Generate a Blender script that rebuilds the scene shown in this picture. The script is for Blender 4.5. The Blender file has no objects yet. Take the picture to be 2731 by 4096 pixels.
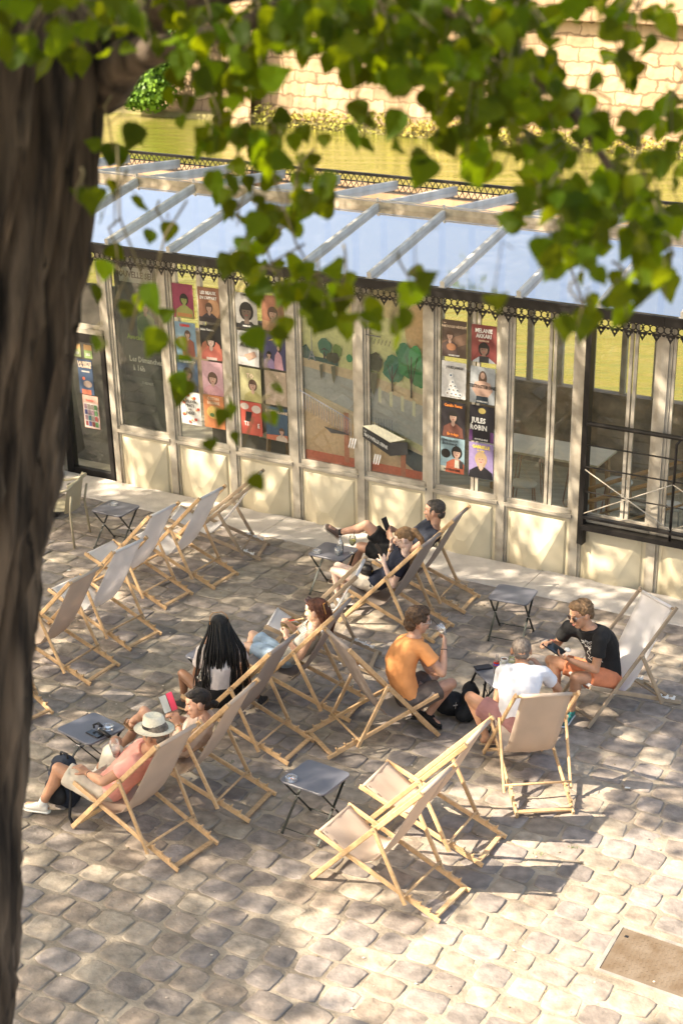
import bpy, bmesh, math, random
from math import sin, cos, pi, radians, sqrt, atan2
from mathutils import Vector as V, Matrix, noise
random.seed(7)
R = random.uniform
scene = bpy.context.scene
# ---------------------------------------------------------------- camera
CAMF, PITCH, ROLL, CAMH = 6378.16, .3521, .0184, 7.2
cam = bpy.data.cameras.new('camera'); co = bpy.data.objects.new('camera', cam); scene.collection.objects.link(co)
cam.sensor_fit = 'VERTICAL'; cam.sensor_height = 36; cam.sensor_width = 24; cam.lens = CAMF/4096*36
cam.clip_start = .1; cam.clip_end = 1000
co.matrix_world = Matrix.Translation((0, 0, CAMH)) @ Matrix.Rotation(pi/2-PITCH, 4, 'X') @ Matrix.Rotation(ROLL, 4, 'Z')
cam.dof.use_dof = True; cam.dof.focus_distance = 14.6; cam.dof.aperture_fstop = 2.6; cam.dof.aperture_blades = 9
scene.camera = co
# ---------------------------------------------------------------- light
SUN_EL, SUN_AZ = radians(43), radians(17)          # light travels towards +x, a little towards +y
TR = V((cos(SUN_EL)*cos(SUN_AZ), cos(SUN_EL)*sin(SUN_AZ), -sin(SUN_EL)))
w = bpy.data.worlds.new('World'); scene.world = w; w.use_nodes = True
nt = w.node_tree; bg = nt.nodes['Background']
sky = nt.nodes.new('ShaderNodeTexSky'); sky.sky_type = 'NISHITA'; sky.sun_disc = False
sky.sun_elevation = SUN_EL; sky.sun_rotation = atan2(-TR.x, -TR.y); sky.air_density = 1.0; sky.dust_density = 3.0; sky.ozone_density = .6
tn = nt.nodes.new('ShaderNodeMix'); tn.data_type = 'RGBA'; tn.blend_type = 'MULTIPLY'; tn.inputs[0].default_value = 1; tn.inputs[7].default_value = (1.0, .89, .77, 1)   # sky light tinted warm in place of a white balance
nt.links.new(sky.outputs[0], tn.inputs[6]); nt.links.new(tn.outputs[2], bg.inputs[0]); bg.inputs[1].default_value = .15
sl = bpy.data.lights.new('sun', 'SUN'); sl.energy = 4.3; sl.angle = radians(.53); sl.color = (1, .86, .67)
so = bpy.data.objects.new('sun', sl); scene.collection.objects.link(so)
so.rotation_euler = TR.to_track_quat('-Z', 'Y').to_euler(); so.location = (-8, -2, 12)
scene.view_settings.view_transform = 'Standard'; scene.view_settings.look = 'None'
scene.view_settings.exposure = 1.84; scene.view_settings.gamma = 1
scene.cycles.max_bounces = 8; scene.cycles.transparent_max_bounces = 24
scene.cycles.sample_clamp_indirect = 6
# ---------------------------------------------------------------- helpers
def link(o, parent=None):
    scene.collection.objects.link(o)
    if parent is not None: o.parent = parent
    return o
def tag(o, label=None, cat=None, group=None, kind=None):
    if label: o['label'] = label
    if cat: o['category'] = cat
    if group: o['group'] = group
    if kind: o['kind'] = kind
    return o
def empty(name, loc=(0, 0, 0), rz=0, **k):
    o = bpy.data.objects.new(name, None); o.location = loc; o.rotation_euler = (0, 0, rz); o.empty_display_size = .1
    return tag(link(o), **k)
def mat(name, col, rough=.6, metal=0, var=.0, vscale=8, bump=0, bscale=60, spec=.5, col2=None, detail=4, trans=0, ior=1.45, coat=0, stretch=None, sheen=0, attr=False, sss=0, alpha=1):
    m = bpy.data.materials.new(name); m.use_nodes = True; n = m.node_tree; b = n.nodes['Principled BSDF']
    b.inputs['Roughness'].default_value = rough; b.inputs['Metallic'].default_value = metal
    b.inputs['Specular IOR Level'].default_value = spec; b.inputs['Transmission Weight'].default_value = trans; b.inputs['IOR'].default_value = ior
    b.inputs['Coat Weight'].default_value = coat; b.inputs['Sheen Weight'].default_value = sheen
    b.inputs['Base Color'].default_value = (*col, 1)
    if sss: b.inputs['Subsurface Weight'].default_value = sss; b.inputs['Subsurface Radius'].default_value = (.02, .008, .004)
    tc = n.nodes.new('ShaderNodeTexCoord'); src = tc.outputs['Object']
    if stretch:
        mp = n.nodes.new('ShaderNodeMapping'); mp.inputs['Scale'].default_value = stretch; n.links.new(src, mp.inputs[0]); src = mp.outputs[0]
    if attr:
        at = n.nodes.new('ShaderNodeAttribute'); at.attribute_name = 'Col'; base = at.outputs['Color']
        n.links.new(base, b.inputs['Base Color'])
    if var or col2:
        nz = n.nodes.new('ShaderNodeTexNoise'); nz.inputs['Scale'].default_value = vscale; nz.inputs['Detail'].default_value = detail; n.links.new(src, nz.inputs['Vector'])
        mx = n.nodes.new('ShaderNodeMix'); mx.data_type = 'RGBA'
        if attr:
            mx.blend_type = 'MULTIPLY'; mx.inputs[0].default_value = 1
            rp = n.nodes.new('ShaderNodeMapRange'); rp.inputs[1].default_value = .3; rp.inputs[2].default_value = .7; rp.inputs[3].default_value = 1-var; rp.inputs[4].default_value = 1+var
            n.links.new(nz.outputs[0], rp.inputs[0]); n.links.new(base, mx.inputs[6]); n.links.new(rp.outputs[0], mx.inputs[7])
        else:
            c2 = col2 or tuple(c*(1-var) for c in col); c1 = col if col2 else tuple(min(1, c*(1+var)) for c in col)
            rp = n.nodes.new('ShaderNodeMapRange'); rp.inputs[1].default_value = .35; rp.inputs[2].default_value = .65; n.links.new(nz.outputs[0], rp.inputs[0])
            n.links.new(rp.outputs[0], mx.inputs[0]); mx.inputs[6].default_value = (*c1, 1); mx.inputs[7].default_value = (*c2, 1)
        n.links.new(mx.outputs[2], b.inputs['Base Color'])
    if bump:
        nb = n.nodes.new('ShaderNodeTexNoise'); nb.inputs['Scale'].default_value = bscale; nb.inputs['Detail'].default_value = 5; n.links.new(src, nb.inputs['Vector'])
        bp = n.nodes.new('ShaderNodeBump'); bp.inputs['Strength'].default_value = bump; bp.inputs['Distance'].default_value = .01; n.links.new(nb.outputs[0], bp.inputs['Height']); n.links.new(bp.outputs[0], b.inputs['Normal'])
    return m
def glassmat(name, tint=(1, 1, 1), boost=1.0, rough=.02, base=.0, glare=0, glarecol=(.7, .7, .7), gcol=(1, 1, 1)):
    m = bpy.data.materials.new(name); m.use_nodes = True; n = m.node_tree; n.nodes.remove(n.nodes['Principled BSDF']); out = n.nodes['Material Output']
    t = n.nodes.new('ShaderNodeBsdfTransparent'); t.inputs[0].default_value = (*tint, 1)
    g = n.nodes.new('ShaderNodeBsdfGlossy'); g.inputs['Roughness'].default_value = rough; g.inputs[0].default_value = (*gcol, 1)
    f = n.nodes.new('ShaderNodeFresnel'); f.inputs[0].default_value = 1.5
    mu = n.nodes.new('ShaderNodeMath'); mu.operation = 'MULTIPLY_ADD'; mu.inputs[1].default_value = boost; mu.inputs[2].default_value = base; mu.use_clamp = True
    mx = n.nodes.new('ShaderNodeMixShader'); n.links.new(f.outputs[0], mu.inputs[0]); n.links.new(mu.outputs[0], mx.inputs[0]); n.links.new(t.outputs[0], mx.inputs[1]); n.links.new(g.outputs[0], mx.inputs[2]); res = mx.outputs[0]
    if glare:  # diffuse veil: paints pale reflections into the glass to brighten it
        df = n.nodes.new('ShaderNodeBsdfDiffuse'); df.inputs[0].default_value = (*glarecol, 1); m2 = n.nodes.new('ShaderNodeMixShader'); nz = n.nodes.new('ShaderNodeTexNoise'); nz.inputs['Scale'].default_value = 1.5; nz.inputs['Detail'].default_value = 7; tc = n.nodes.new('ShaderNodeTexCoord'); n.links.new(tc.outputs['Object'], nz.inputs['Vector'])
        rg = n.nodes.new('ShaderNodeMapRange'); rg.inputs[1].default_value = .3; rg.inputs[2].default_value = .7; rg.inputs[3].default_value = glare*.7; rg.inputs[4].default_value = glare*1.3; n.links.new(nz.outputs[0], rg.inputs[0]); n.links.new(rg.outputs[0], m2.inputs[0]); n.links.new(res, m2.inputs[1]); n.links.new(df.outputs[0], m2.inputs[2]); res = m2.outputs[0]
    n.links.new(res, out.inputs[0])
    return m
class MB:
    def __init__(s): s.v = []; s.f = []; s.c = []; s.m = []
    def add(s, vs, fs, col=None, mi=0):
        o = len(s.v); s.v += [tuple(p) for p in vs]
        for f in fs: s.f.append(tuple(i+o for i in f)); s.c.append(col); s.m.append(mi)
    def hexa(s, p, col=None, mi=0):       # 8 corners: bottom 4 ccw, top 4 ccw
        s.add(p, [(3, 2, 1, 0), (4, 5, 6, 7), (0, 1, 5, 4), (1, 2, 6, 5), (2, 3, 7, 6), (3, 0, 4, 7)], col, mi)
    def box(s, c, d, rz=0, col=None, mi=0):
        M = Matrix.Rotation(rz, 3, 'Z'); c = V(c)
        s.hexa([c+M @ V((x*d[0]/2, y*d[1]/2, z*d[2]/2)) for z in (-1, 1) for x, y in ((-1, -1), (1, -1), (1, 1), (-1, 1))], col, mi)
    def bar(s, a, b, wd, ht, up=(0, 0, 1), bev=0, col=None, mi=0):     # rectangular bar, optional chamfer
        a, b = V(a), V(b); d = (b-a).normalized(); sd = d.cross(V(up))
        if sd.length < 1e-4: sd = d.cross(V((0, 1, 0)))
        sd.normalize(); u = sd.cross(d)
        if bev:
            w_, h_ = wd/2, ht/2; q = [(w_, h_-bev), (w_-bev, h_), (-w_+bev, h_), (-w_, h_-bev), (-w_, -h_+bev), (-w_+bev, -h_), (w_-bev, -h_), (w_, -h_+bev)]
        else: q = [(wd/2, ht/2), (-wd/2, ht/2), (-wd/2, -ht/2), (wd/2, -ht/2)]
        n = len(q); vs = [p+sd*x+u*y for p in (a, b) for x, y in q]
        s.add(vs, [tuple(range(n)), tuple(range(2*n-1, n-1, -1))]+[(i, n+i, n+(i+1) % n, (i+1) % n) for i in range(n)], col, mi)
    def tube(s, pts, rs, n=8, col=None, mi=0, cap=True):
        pts = [V(p) for p in pts]
        if not hasattr(rs, '__len__'): rs = [rs]*len(pts)
        o = []; ref = V((.3, .2, 1)).normalized(); prev = None
        for i, p in enumerate(pts):
            d = (pts[min(i+1, len(pts)-1)]-pts[max(i-1, 0)]).normalized()
            if prev is None:
                x = d.cross(ref)
                if x.length < .1: x = d.cross(V((1, 0, 0)))
            else: x = prev-d*prev.dot(d)
            x.normalize(); prev = x; y = d.cross(x)
            o += [p+(x*cos(2*pi*k/n)+y*sin(2*pi*k/n))*rs[i] for k in range(n)]
        f = [(i*n+k, i*n+(k+1) % n, (i+1)*n+(k+1) % n, (i+1)*n+k) for i in range(len(pts)-1) for k in range(n)]
        if cap: f += [tuple(range(n-1, -1, -1)), tuple((len(pts)-1)*n+k for k in range(n))]
        s.add(o, f, col, mi)
    def lathe(s, prof, c=(0, 0, 0), n=20, col=None, mi=0, axis=None, sx=1, sy=1):
        c = V(c); M = axis or Matrix.Identity(3); vs = []
        for r, z in prof: vs += [c+M @ V((r*sx*cos(2*pi*k/n), r*sy*sin(2*pi*k/n), z)) for k in range(n)]
        s.add(vs, [(i*n+k, i*n+(k+1) % n, (i+1)*n+(k+1) % n, (i+1)*n+k) for i in range(len(prof)-1) for k in range(n)], col, mi)
    def ell(s, c, r, M=None, seg=12, col=None, mi=0):
        c = V(c); M = M or Matrix.Identity(3); vs = [c+M @ V((0, 0, -r[2]))]; rg = seg//2
        for i in range(1, rg):
            a = -pi/2+pi*i/rg
            vs += [c+M @ V((r[0]*cos(a)*cos(2*pi*k/seg), r[1]*cos(a)*sin(2*pi*k/seg), r[2]*sin(a))) for k in range(seg)]
        vs.append(c+M @ V((0, 0, r[2]))); L = len(vs)-1
        f = [(0, 1+(k+1) % seg, 1+k) for k in range(seg)]
        f += [(1+i*seg+k, 1+i*seg+(k+1) % seg, 1+(i+1)*seg+(k+1) % seg, 1+(i+1)*seg+k) for i in range(rg-2) for k in range(seg)]
        f += [(1+(rg-2)*seg+k, 1+(rg-2)*seg+(k+1) % seg, L) for k in range(seg)]
        s.add(vs, f, col, mi)
    def cone(s, a, ra, b, rb, n=12, mi=0):                               # rounded cone
        a, b = V(a), V(b); d = b-a; L = max(d.length, 1e-4); d = d/L
        pts = []; rs = []
        for t in (-.98, -.8, -.45): pts.append(a+d*ra*t); rs.append(ra*sqrt(1-t*t))
        for t in (0, .33, .67, 1): pts.append(a+d*L*t); rs.append(ra+(rb-ra)*t)
        for t in (.45, .8, .98): pts.append(b+d*rb*t); rs.append(rb*sqrt(1-t*t))
        s.tube(pts, rs, n, mi=mi)
    def loft(s, rings, n=18, mi=0):        # rings: (center, side unit, front unit, a, b)
        vs = []
        for c, sx, fy, a, b in rings: vs += [V(c)+sx*a*cos(2*pi*k/n)+fy*b*sin(2*pi*k/n) for k in range(n)]
        m = len(rings)
        s.add(vs, [(i*n+k, i*n+(k+1) % n, (i+1)*n+(k+1) % n, (i+1)*n+k) for i in range(m-1) for k in range(n)]+[tuple(range(n-1, -1, -1)), tuple((m-1)*n+k for k in range(n))], mi=mi)
    def poly(s, pts, col=None, mi=0): s.add(pts, [tuple(range(len(pts)))], col, mi)
    def build(s, name, mats, parent=None, smooth=False, mesh=None):
        me = bpy.data.meshes.new(name); me.from_pydata(s.v, [], s.f); me.update()
        for m in (mats if isinstance(mats, (list, tuple)) else [mats]): me.materials.append(m)
        if any(s.m): me.polygons.foreach_set('material_index', s.m)
        if any(c is not None for c in s.c):
            a = me.color_attributes.new('Col', 'FLOAT_COLOR', 'CORNER'); buf = []
            for f, c in zip(s.f, s.c): buf += (list(c or (.5, .5, .5))+[1])*len(f)
            a.data.foreach_set('color', buf)
        if smooth: me.polygons.foreach_set('use_smooth', [True]*len(s.f))
        return link(bpy.data.objects.new(name, me), parent)
def fixn(o):
    bm = bmesh.new(); bm.from_mesh(o.data); bmesh.ops.recalc_face_normals(bm, faces=bm.faces); bm.to_mesh(o.data); bm.free(); return o
_ev = bpy.data.scenes.new('evaluation')
def evaluated(o):
    _ev.collection.objects.link(o); vl = _ev.view_layers[0]; vl.update(); dg = vl.depsgraph; me = bpy.data.meshes.new_from_object(o.evaluated_get(dg)); _ev.collection.objects.unlink(o); return me
def remesh(o, vox=.008, smooth=2, disp=0, dscale=12):
    """join the overlapping shapes of one mesh into one continuous skin"""
    fixn(o)
    md = o.modifiers.new('r', 'REMESH'); md.mode = 'VOXEL'; md.voxel_size = vox; md.use_smooth_shade = True
    sm = o.modifiers.new('s', 'SMOOTH'); sm.factor = .5; sm.iterations = smooth
    me = evaluated(o); mats = list(o.data.materials)
    old = o.data; o.modifiers.clear(); o.data = me; bpy.data.meshes.remove(old)
    if not len(me.materials):
        for m in mats: me.materials.append(m)
    if disp:
        no = [v.normal.copy() for v in me.vertices]; cs = []
        for v, nn in zip(me.vertices, no):
            c = v.co; q = c*dscale; k = noise.noise(q)+.5*noise.noise(q*2.3+V((3, 7, 1))); cs += list(c+nn*disp*k)
        me.vertices.foreach_set('co', cs); me.update()
    me.polygons.foreach_set('use_smooth', [True]*len(me.polygons))
    return o
def at(px, py, Y):                        # point at distance Y straight ahead of the place the camera stands, found from photo coordinates
    a, b = px*1.7417-1365.5, py*1.7417-2048; cr, sr = cos(ROLL), sin(-ROLL); u = a*cr-b*sr; v = a*sr+b*cr
    c, s_ = cos(PITCH), sin(PITCH); r = V((u/CAMF, c-v/CAMF*s_, -s_-v/CAMF*c)); return V((0, 0, CAMH))+r*(Y/r.y)
def lettering(txt, size, colmat, parent, origin, X, Y, align='CENTER', bold=0, name='lettering', ext=.0006, sx=1):
    cu = bpy.data.curves.new(name, 'FONT'); cu.body = txt; cu.size = size; cu.align_x = align; cu.extrude = ext; cu.offset = bold; cu.resolution_u = 1
    o = bpy.data.objects.new(name, cu); me = evaluated(o); bpy.data.objects.remove(o)
    X = V(X).normalized(); Y = V(Y).normalized(); N = X.cross(Y)
    for v in me.vertices: v.co = V(origin)+X*v.co.x*sx+Y*v.co.y+N*v.co.z
    me.materials.clear(); me.materials.append(colmat)
    return link(bpy.data.objects.new(name, me), parent)
# ---------------------------------------------------------------- materials
M = {}
M['wood'] = mat('beech wood', (.64, .43, .235), .45, var=.0, col2=(.52, .335, .17), vscale=5, stretch=(6, 6, 6), bump=.05, coat=.15)
_n = M['wood'].node_tree; _b = _n.nodes['Principled BSDF']; _l = _b.inputs['Base Color'].links[0].from_socket; _oi = _n.nodes.new('ShaderNodeObjectInfo'); _mr = _n.nodes.new('ShaderNodeMapRange'); _mr.inputs[3].default_value = .80; _mr.inputs[4].default_value = 1.12
_m = _n.nodes.new('ShaderNodeMix'); _m.data_type = 'RGBA'; _m.blend_type = 'MULTIPLY'; _m.inputs[0].default_value = 1; _n.links.new(_oi.outputs['Random'], _mr.inputs[0]); _n.links.new(_l, _m.inputs[6]); _n.links.new(_mr.outputs[0], _m.inputs[7]); _n.links.new(_m.outputs[2], _b.inputs['Base Color'])
M['wood_grey'] = mat('weathered wood', (.40, .30, .20), .7, col2=(.28, .215, .15), vscale=7, bump=.15)
M['canvas_white'] = mat('pale canvas', (.80, .77, .76), .85, var=.04, vscale=3, bump=.12, bscale=500)
M['canvas_tan'] = mat('sand canvas', (.60, .485, .39), .85, var=.05, vscale=3, bump=.12, bscale=500)
M['canvas_grey'] = mat('taupe canvas', (.36, .30, .265), .85, var=.05, vscale=3, bump=.12, bscale=500)
for _k, _w in (('canvas_white', .32), ('canvas_tan', .25), ('canvas_grey', .2)):      # thin cloth lets some light through
    _n = M[_k].node_tree; _b = _n.nodes['Principled BSDF']; _t = _n.nodes.new('ShaderNodeBsdfTranslucent'); _x = _n.nodes.new('ShaderNodeMixShader'); _x.inputs[0].default_value = _w
    _n.links.new(_b.inputs['Base Color'].links[0].from_socket, _t.inputs[0]); _n.links.new(_b.outputs[0], _x.inputs[1]); _n.links.new(_t.outputs[0], _x.inputs[2]); _n.links.new(_x.outputs[0], _n.nodes['Material Output'].inputs[0])
M['plastic_white'] = mat('white plastic', (.75, .74, .72), .4)
M['table'] = mat('slate lacquer', (.135, .138, .165), .33, var=.08, vscale=4)
M['table_leg'] = mat('dark green steel', (.018, .024, .022), .4, metal=.3)
M['steel'] = mat('steel', (.6, .6, .6), .3, metal=1)
M['black'] = mat('black plastic', (.012, .012, .013), .45, var=.2)
M['blackcloth'] = mat('black nylon', (.010, .011, .014), .75, bump=.4, bscale=40)
M['navycloth'] = mat('navy nylon', (.010, .016, .032), .7, bump=.4, bscale=40)
M['leather'] = mat('black leather', (.012, .010, .010), .35, bump=.15, bscale=120)
M['glass'] = glassmat('clear glass', (.97, .98, .98), 1.6, base=.10, glare=.10, glarecol=(.85, .87, .9))
M['winglass'] = glassmat('window glass', (.90, .92, .86), 1.6, base=.03, glare=.05, glarecol=(.42, .44, .34))
M['roofglass'] = glassmat('roof glass', (.42, .43, .42), 1.8, rough=.06, base=.56, glare=.04, glarecol=(.66, .68, .76), gcol=(1, .95, .90))
M['post'] = mat('weathered alloy', (.50, .455, .375), .5, col2=(.34, .30, .24), vscale=6, bump=.12)
M['rafter'] = mat('grey alloy', (.60, .57, .52), .6, col2=(.46, .43, .38), vscale=5)
M['cream'] = mat('cream enamel', (.65, .58, .42), .5, col2=(.56, .49, .34), vscale=2.2, bump=.1, bscale=12)
M['iron'] = mat('black iron', (.013, .011, .010), .5, var=.3, bump=.2)
M['print'] = mat('printed paper', (.5, .5, .5), .55, attr=True, var=.10, vscale=25)
M['ink_white'] = mat('white ink', (.75, .74, .7), .6); M['ink_black'] = mat('black ink', (.02, .02, .02), .6)
M['ink_yellow'] = mat('yellow ink', (.75, .6, .08), .6); M['ink_orange'] = mat('orange ink', (.75, .25, .05), .6); M['ink_red'] = mat('red ink', (.6, .04, .03), .6); M['ink_cream'] = mat('cream ink', (.7, .55, .4), .6)
M['ink_green'] = mat('green ink', (.4, .55, .08), .6)
# ================================================================ BOAT FRAME
BE, BX, BY, BW = -.4898, -3.0393, 20.7344, .9416
BD = V((cos(BE), sin(BE), 0)); BN = V((-BD.y, BD.x, 0)); BU = V((0, 0, 1))+BD*.0103-BN*.0978
def BP(t, o, z): return V((BX, BY, 0))+BD*t*BW+BN*o+BU*z          # t in bays, o and z in metres
def QP(t, o, z=0): return V((BX, BY, 0))+BD*t*BW+BN*o+V((0, 0, z))
# ---------------------------------------------------------------- ground
g = MB()
E0, E1 = -14, 22
A, B_ = QP(E0, -.10), QP(E1, -.10)
g.hexa([V((A.x-3, A.y-32, -1.9)), V((B_.x-3, B_.y-32, -1.9)), B_+V((0, 0, -1.9)), A+V((0, 0, -1.9)), V((A.x-3, A.y-32, -.0085)), V((B_.x-3, B_.y-32, -.0085)), B_+V((0, 0, -.0085)), A+V((0, 0, -.0085))])
m = mat('lime mortar bed', (.40, .34, .265), .95, col2=(.20, .168, .13), vscale=3.2, bump=1.0, bscale=35, detail=8)
ground = tag(g.build('ground', m), kind='structure')
# setts: each stone its own rounded block, all one pavement
g = MB(); rnd = random.Random(3)
def inhatch(p):
    q = p-V((1.95, 9.90, 0)); a = q.dot(V((.444, .896, 0))); b = q.dot(V((.86, -.51, 0))); return -.10 < a < .68 and -.10 < b < 1.5
row = -.86
nrow = 0
while row > -14.5:
    rh = rnd.uniform(.245, .30); o = row-rh/2
    far = o > -4.2
    if far: rh *= 1.1
    t = -3.0+rnd.uniform(0, .3)
    base = V((BX, BY, 0))
    while t < 16.0:
        L = rnd.uniform(.235, .36)*(1.2 if far else 1)
        wob = .05*sin(t*.9+nrow*.02)+.03*sin(t*2.3+1)
        c = base+BD*(t+L/2)+BN*(o+wob)
        # keep only what the terrace near the camera shows
        if abs(c.x) < 1.2+c.y*.27 and not inhatch(c) and c.y > 6.4:
            gap = rnd.uniform(.003, .014) if not far else rnd.uniform(.001, .007)
            hx, hy = L/2-gap, rh/2-gap*.9
            cor = [V((sx*(hx+rnd.uniform(-.018, .004)), sy*(hy+rnd.uniform(-.018, .004)))) for sx, sy in ((-1, -1), (1, -1), (1, 1), (-1, 1))]
            ang = rnd.gauss(0, .05); ca, sa = cos(ang), sin(ang)
            tx, ty = rnd.gauss(0, .022), rnd.gauss(0, .022); z0 = rnd.uniform(-.004, .005)
            pw = rnd.uniform(6, 11); dome = rnd.uniform(.0025, .0065) if not far else rnd.uniform(.0015, .0045)
            tone = rnd.choice([(.235, .20, .175), (.265, .225, .192), (.21, .183, .165), (.30, .255, .205), (.25, .218, .198), (.33, .28, .22), (.235, .205, .185), (.275, .225, .18)])
            k = rnd.uniform(.85, 1.15)*(1.06 if far else 1.04); col = tuple(x*k for x in tone)
            NS = 18; vs = []; 
            seed = V((c.x*3, c.y*3, 5))
            for ri, (rr, dz) in enumerate(((.5, 0), (.90, -.03), (.975, -.32), (1.0, -1.3), (1.01, -4))):
                for s_ in range(NS):
                    a = 2*pi*s_/NS; x, y = cos(a), sin(a); q = (abs(x)**pw+abs(y)**pw)**(-1/pw); x *= q; y *= q
                    x *= rr*(1+.07*noise.noise(seed+V((cos(a), sin(a), ri*.15))*1.7)); y *= rr*(1+.07*noise.noise(seed+V((sin(a), cos(a), 3+ri*.15))*1.7))
                    u_, v_ = (x+1)/2, (y+1)/2
                    p = cor[0]*(1-u_)*(1-v_)+cor[1]*u_*(1-v_)+cor[2]*u_*v_+cor[3]*(1-u_)*v_
                    z = z0+dome*dz*1.6+p.x*tx+p.y*ty+.006*noise.noise(V((p.x*14+c.x*9, p.y*14+c.y*9, 0)))
                    P = c+BD*(p.x*ca-p.y*sa)+BN*(p.x*sa+p.y*ca); vs.append((P.x, P.y, z))
            vs.append((c.x, c.y, z0+.002))
            f = [(len(vs)-1, s_, (s_+1) % NS) for s_ in range(NS)]+[(ri*NS+s_, (ri+1)*NS+s_, (ri+1)*NS+(s_+1) % NS, ri*NS+(s_+1) % NS) for ri in range(4) for s_ in range(NS)]
            g.add(vs, f, col)
        t += L
    row -= rh; nrow += 1
ms = mat('sandstone setts', (.3, .25, .2), .85, attr=True, var=.34, vscale=8, bump=1.0, bscale=22, detail=9)
nd = ms.node_tree
paving = tag(fixn(g.build('paving', ms, smooth=True)), kind='structure')
# coping stones along the quay edge
g = MB(); t = E0*BW
while t < 20:
    L = R(1.3, 2.1); n0 = 7
    a, b, o0, o1 = t+.004, t+L-.004, -.84+R(-.02, .02), -.09
    vs = []
    for zz, ins in ((-.3, 0), (-.006, 0), (.006, .012)):
        for k in range(n0+1): 
            x = a+(b-a)*k/n0; vs.append((x, o0+ins+R(-.004, .004)))
        for k in range(n0+1):
            x = b-(b-a)*k/n0; vs.append((x, o1-ins-(R(0, .03) if zz > -.2 else 0)))
    nn = 2*(n0+1); P = []
    for i, (x, y) in enumerate(vs):
        zz = (-.3, -.006, .008)[i//nn]; q = V((BX, BY, 0))+BD*x+BN*y; P.append((q.x, q.y, zz+(R(-.002, .002) if zz > 0 else 0)))
    g.add(P, [tuple(range(2*nn, 3*nn))]+[(i*nn+k, i*nn+(k+1) % nn, (i+1)*nn+(k+1) % nn, (i+1)*nn+k) for i in range(2) for k in range(nn)])
    t += L
tag(fixn(g.build('kerb', mat('pale limestone', (.62, .57, .51), .85, col2=(.47, .43, .39), vscale=4, bump=.7, bscale=50, detail=8))), kind='structure')
# worn joints and loose grit
g = MB()
for i in range(420):
    x = R(-3.2, 3.8); y = R(8, 18.5)
    if abs(x) > y*.24: continue
    r = R(.003, .010); g.ell((x, y, .002+r*.3), (r*R(.8, 1.5), r, r*.6), seg=6, col=random.choice([(.5, .44, .36), (.35, .3, .26), (.6, .55, .48), (.25, .2, .12)]))
tag(g.build('grit', M['print']), kind='stuff', label='small loose grit and crumbs on the setts', cat='grit')
for i, (x, y) in enumerate(((-3.198, 17.398), (.02, 15.0), (-.6, 14.9), (2.6, 12.55))):
    g = MB(); s_ = .018
    pts = [V((x+R(-1, 1)*s_*.4+cos(a)*s_*1.6, y+sin(a)*s_, .011+R(0, .006))) for a in (0, 1.2, 2.4, 3.6, 5)]
    g.add(pts+[p+V((0, 0, -.0015)) for p in pts], [(0, 1, 2, 3, 4), (9, 8, 7, 6, 5)]+[(k, 5+k, 5+(k+1) % 5, (k+1) % 5) for k in range(5)])
    tag(g.build('paper_scrap', M['ink_white']), ['torn white paper scrap on the setts near the left row of deckchairs', 'tiny white wrapper on the setts below the ponytailed woman', 'tiny paper scrap on the setts beside the chair with the straw bag', 'small paper scrap on the setts right of the white-shirted man'][i], 'litter')
# grass tufts in joints
gm = mat('joint grass', (.10, .16, .03), .8, var=.4)
g = MB()
for cx, cy, n in ((1.98, 11.55, 30), (-1.30, 13.0, 40), (-.98, 12.9, 22), (1.7, 11.45, 14), (-3.28, 20.25, 26)):
    for i in range(n):
        x, y = cx+random.gauss(0, .03), cy+random.gauss(0, .02); h = R(.01, .03); a = R(0, 6.28)
        g.add([(x-.003*cos(a), y-.003*sin(a), 0), (x+.003*cos(a), y+.003*sin(a), 0), (x+R(-.012, .012), y+R(-.012, .012), h)], [(0, 1, 2)])
tag(g.build('grass_tufts', gm), 'small green weeds growing in the joints between setts', 'grass', kind='stuff')
# hatch
hX, hY = V((.86, -.51, 0)).normalized(), V((.444, .896, 0)).normalized(); h0 = V((1.964, 9.911, 0))
hatch = empty('access_hatch', h0, label='rusty steel tread-plate hatch cover set into the sunlit setts at the lower right', cat='hatch')
def HP(a, b, z): return hX*a+hY*b+V((0, 0, z))
LX, LY = 1.15, .585
g = MB(); 
for a0, b0, a1, b1 in ((-.03, -.03, LX+.03, 0), (-.03, LY, LX+.03, LY+.03), (-.03, 0, 0, LY), (LX, 0, LX+.03, LY)):
    g.hexa([HP(a0, b0, -.03), HP(a1, b0, -.03), HP(a1, b1, -.03), HP(a0, b1, -.03), HP(a0, b0, .006), HP(a1, b0, .006), HP(a1, b1, .006), HP(a0, b1, .006)])
g.build('frame', mat('worn steel frame', (.42, .38, .33), .5, metal=.4, var=.2), hatch)
g = MB(); e = .006
g.hexa([HP(e, e, -.02), HP(LX-e, e, -.02), HP(LX-e, LY-e, -.02), HP(e, LY-e, -.02), HP(e, e, .003), HP(LX-e, e, .003), HP(LX-e, LY-e, .003), HP(e, LY-e, .003)])
i = 0; a = .05
while a < LX-.04:
    b = .05
    j = 0
    while b < LY-.04:
        if not (a < .10 and b > LY-.12):
            ang = pi/4 if (i+j) % 2 else -pi/4; g.bar(HP(a-.011*cos(ang), b-.011*sin(ang), .0036), HP(a+.011*cos(ang), b+.011*sin(ang), .0036), .006, .003)
        b += .034; j += 1
    a += .034; i += 1
g.build('plate', mat('rusty tread plate', (.17, .12, .075), .6, metal=.3, col2=(.23, .18, .13), vscale=6), hatch)
g = MB(); g.box(HP(.06, LY-.10, .0042), (.028, .028, .002), atan2(hX.y, hX.x)); g.build('lifting_hole', M['black'], hatch)
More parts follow.
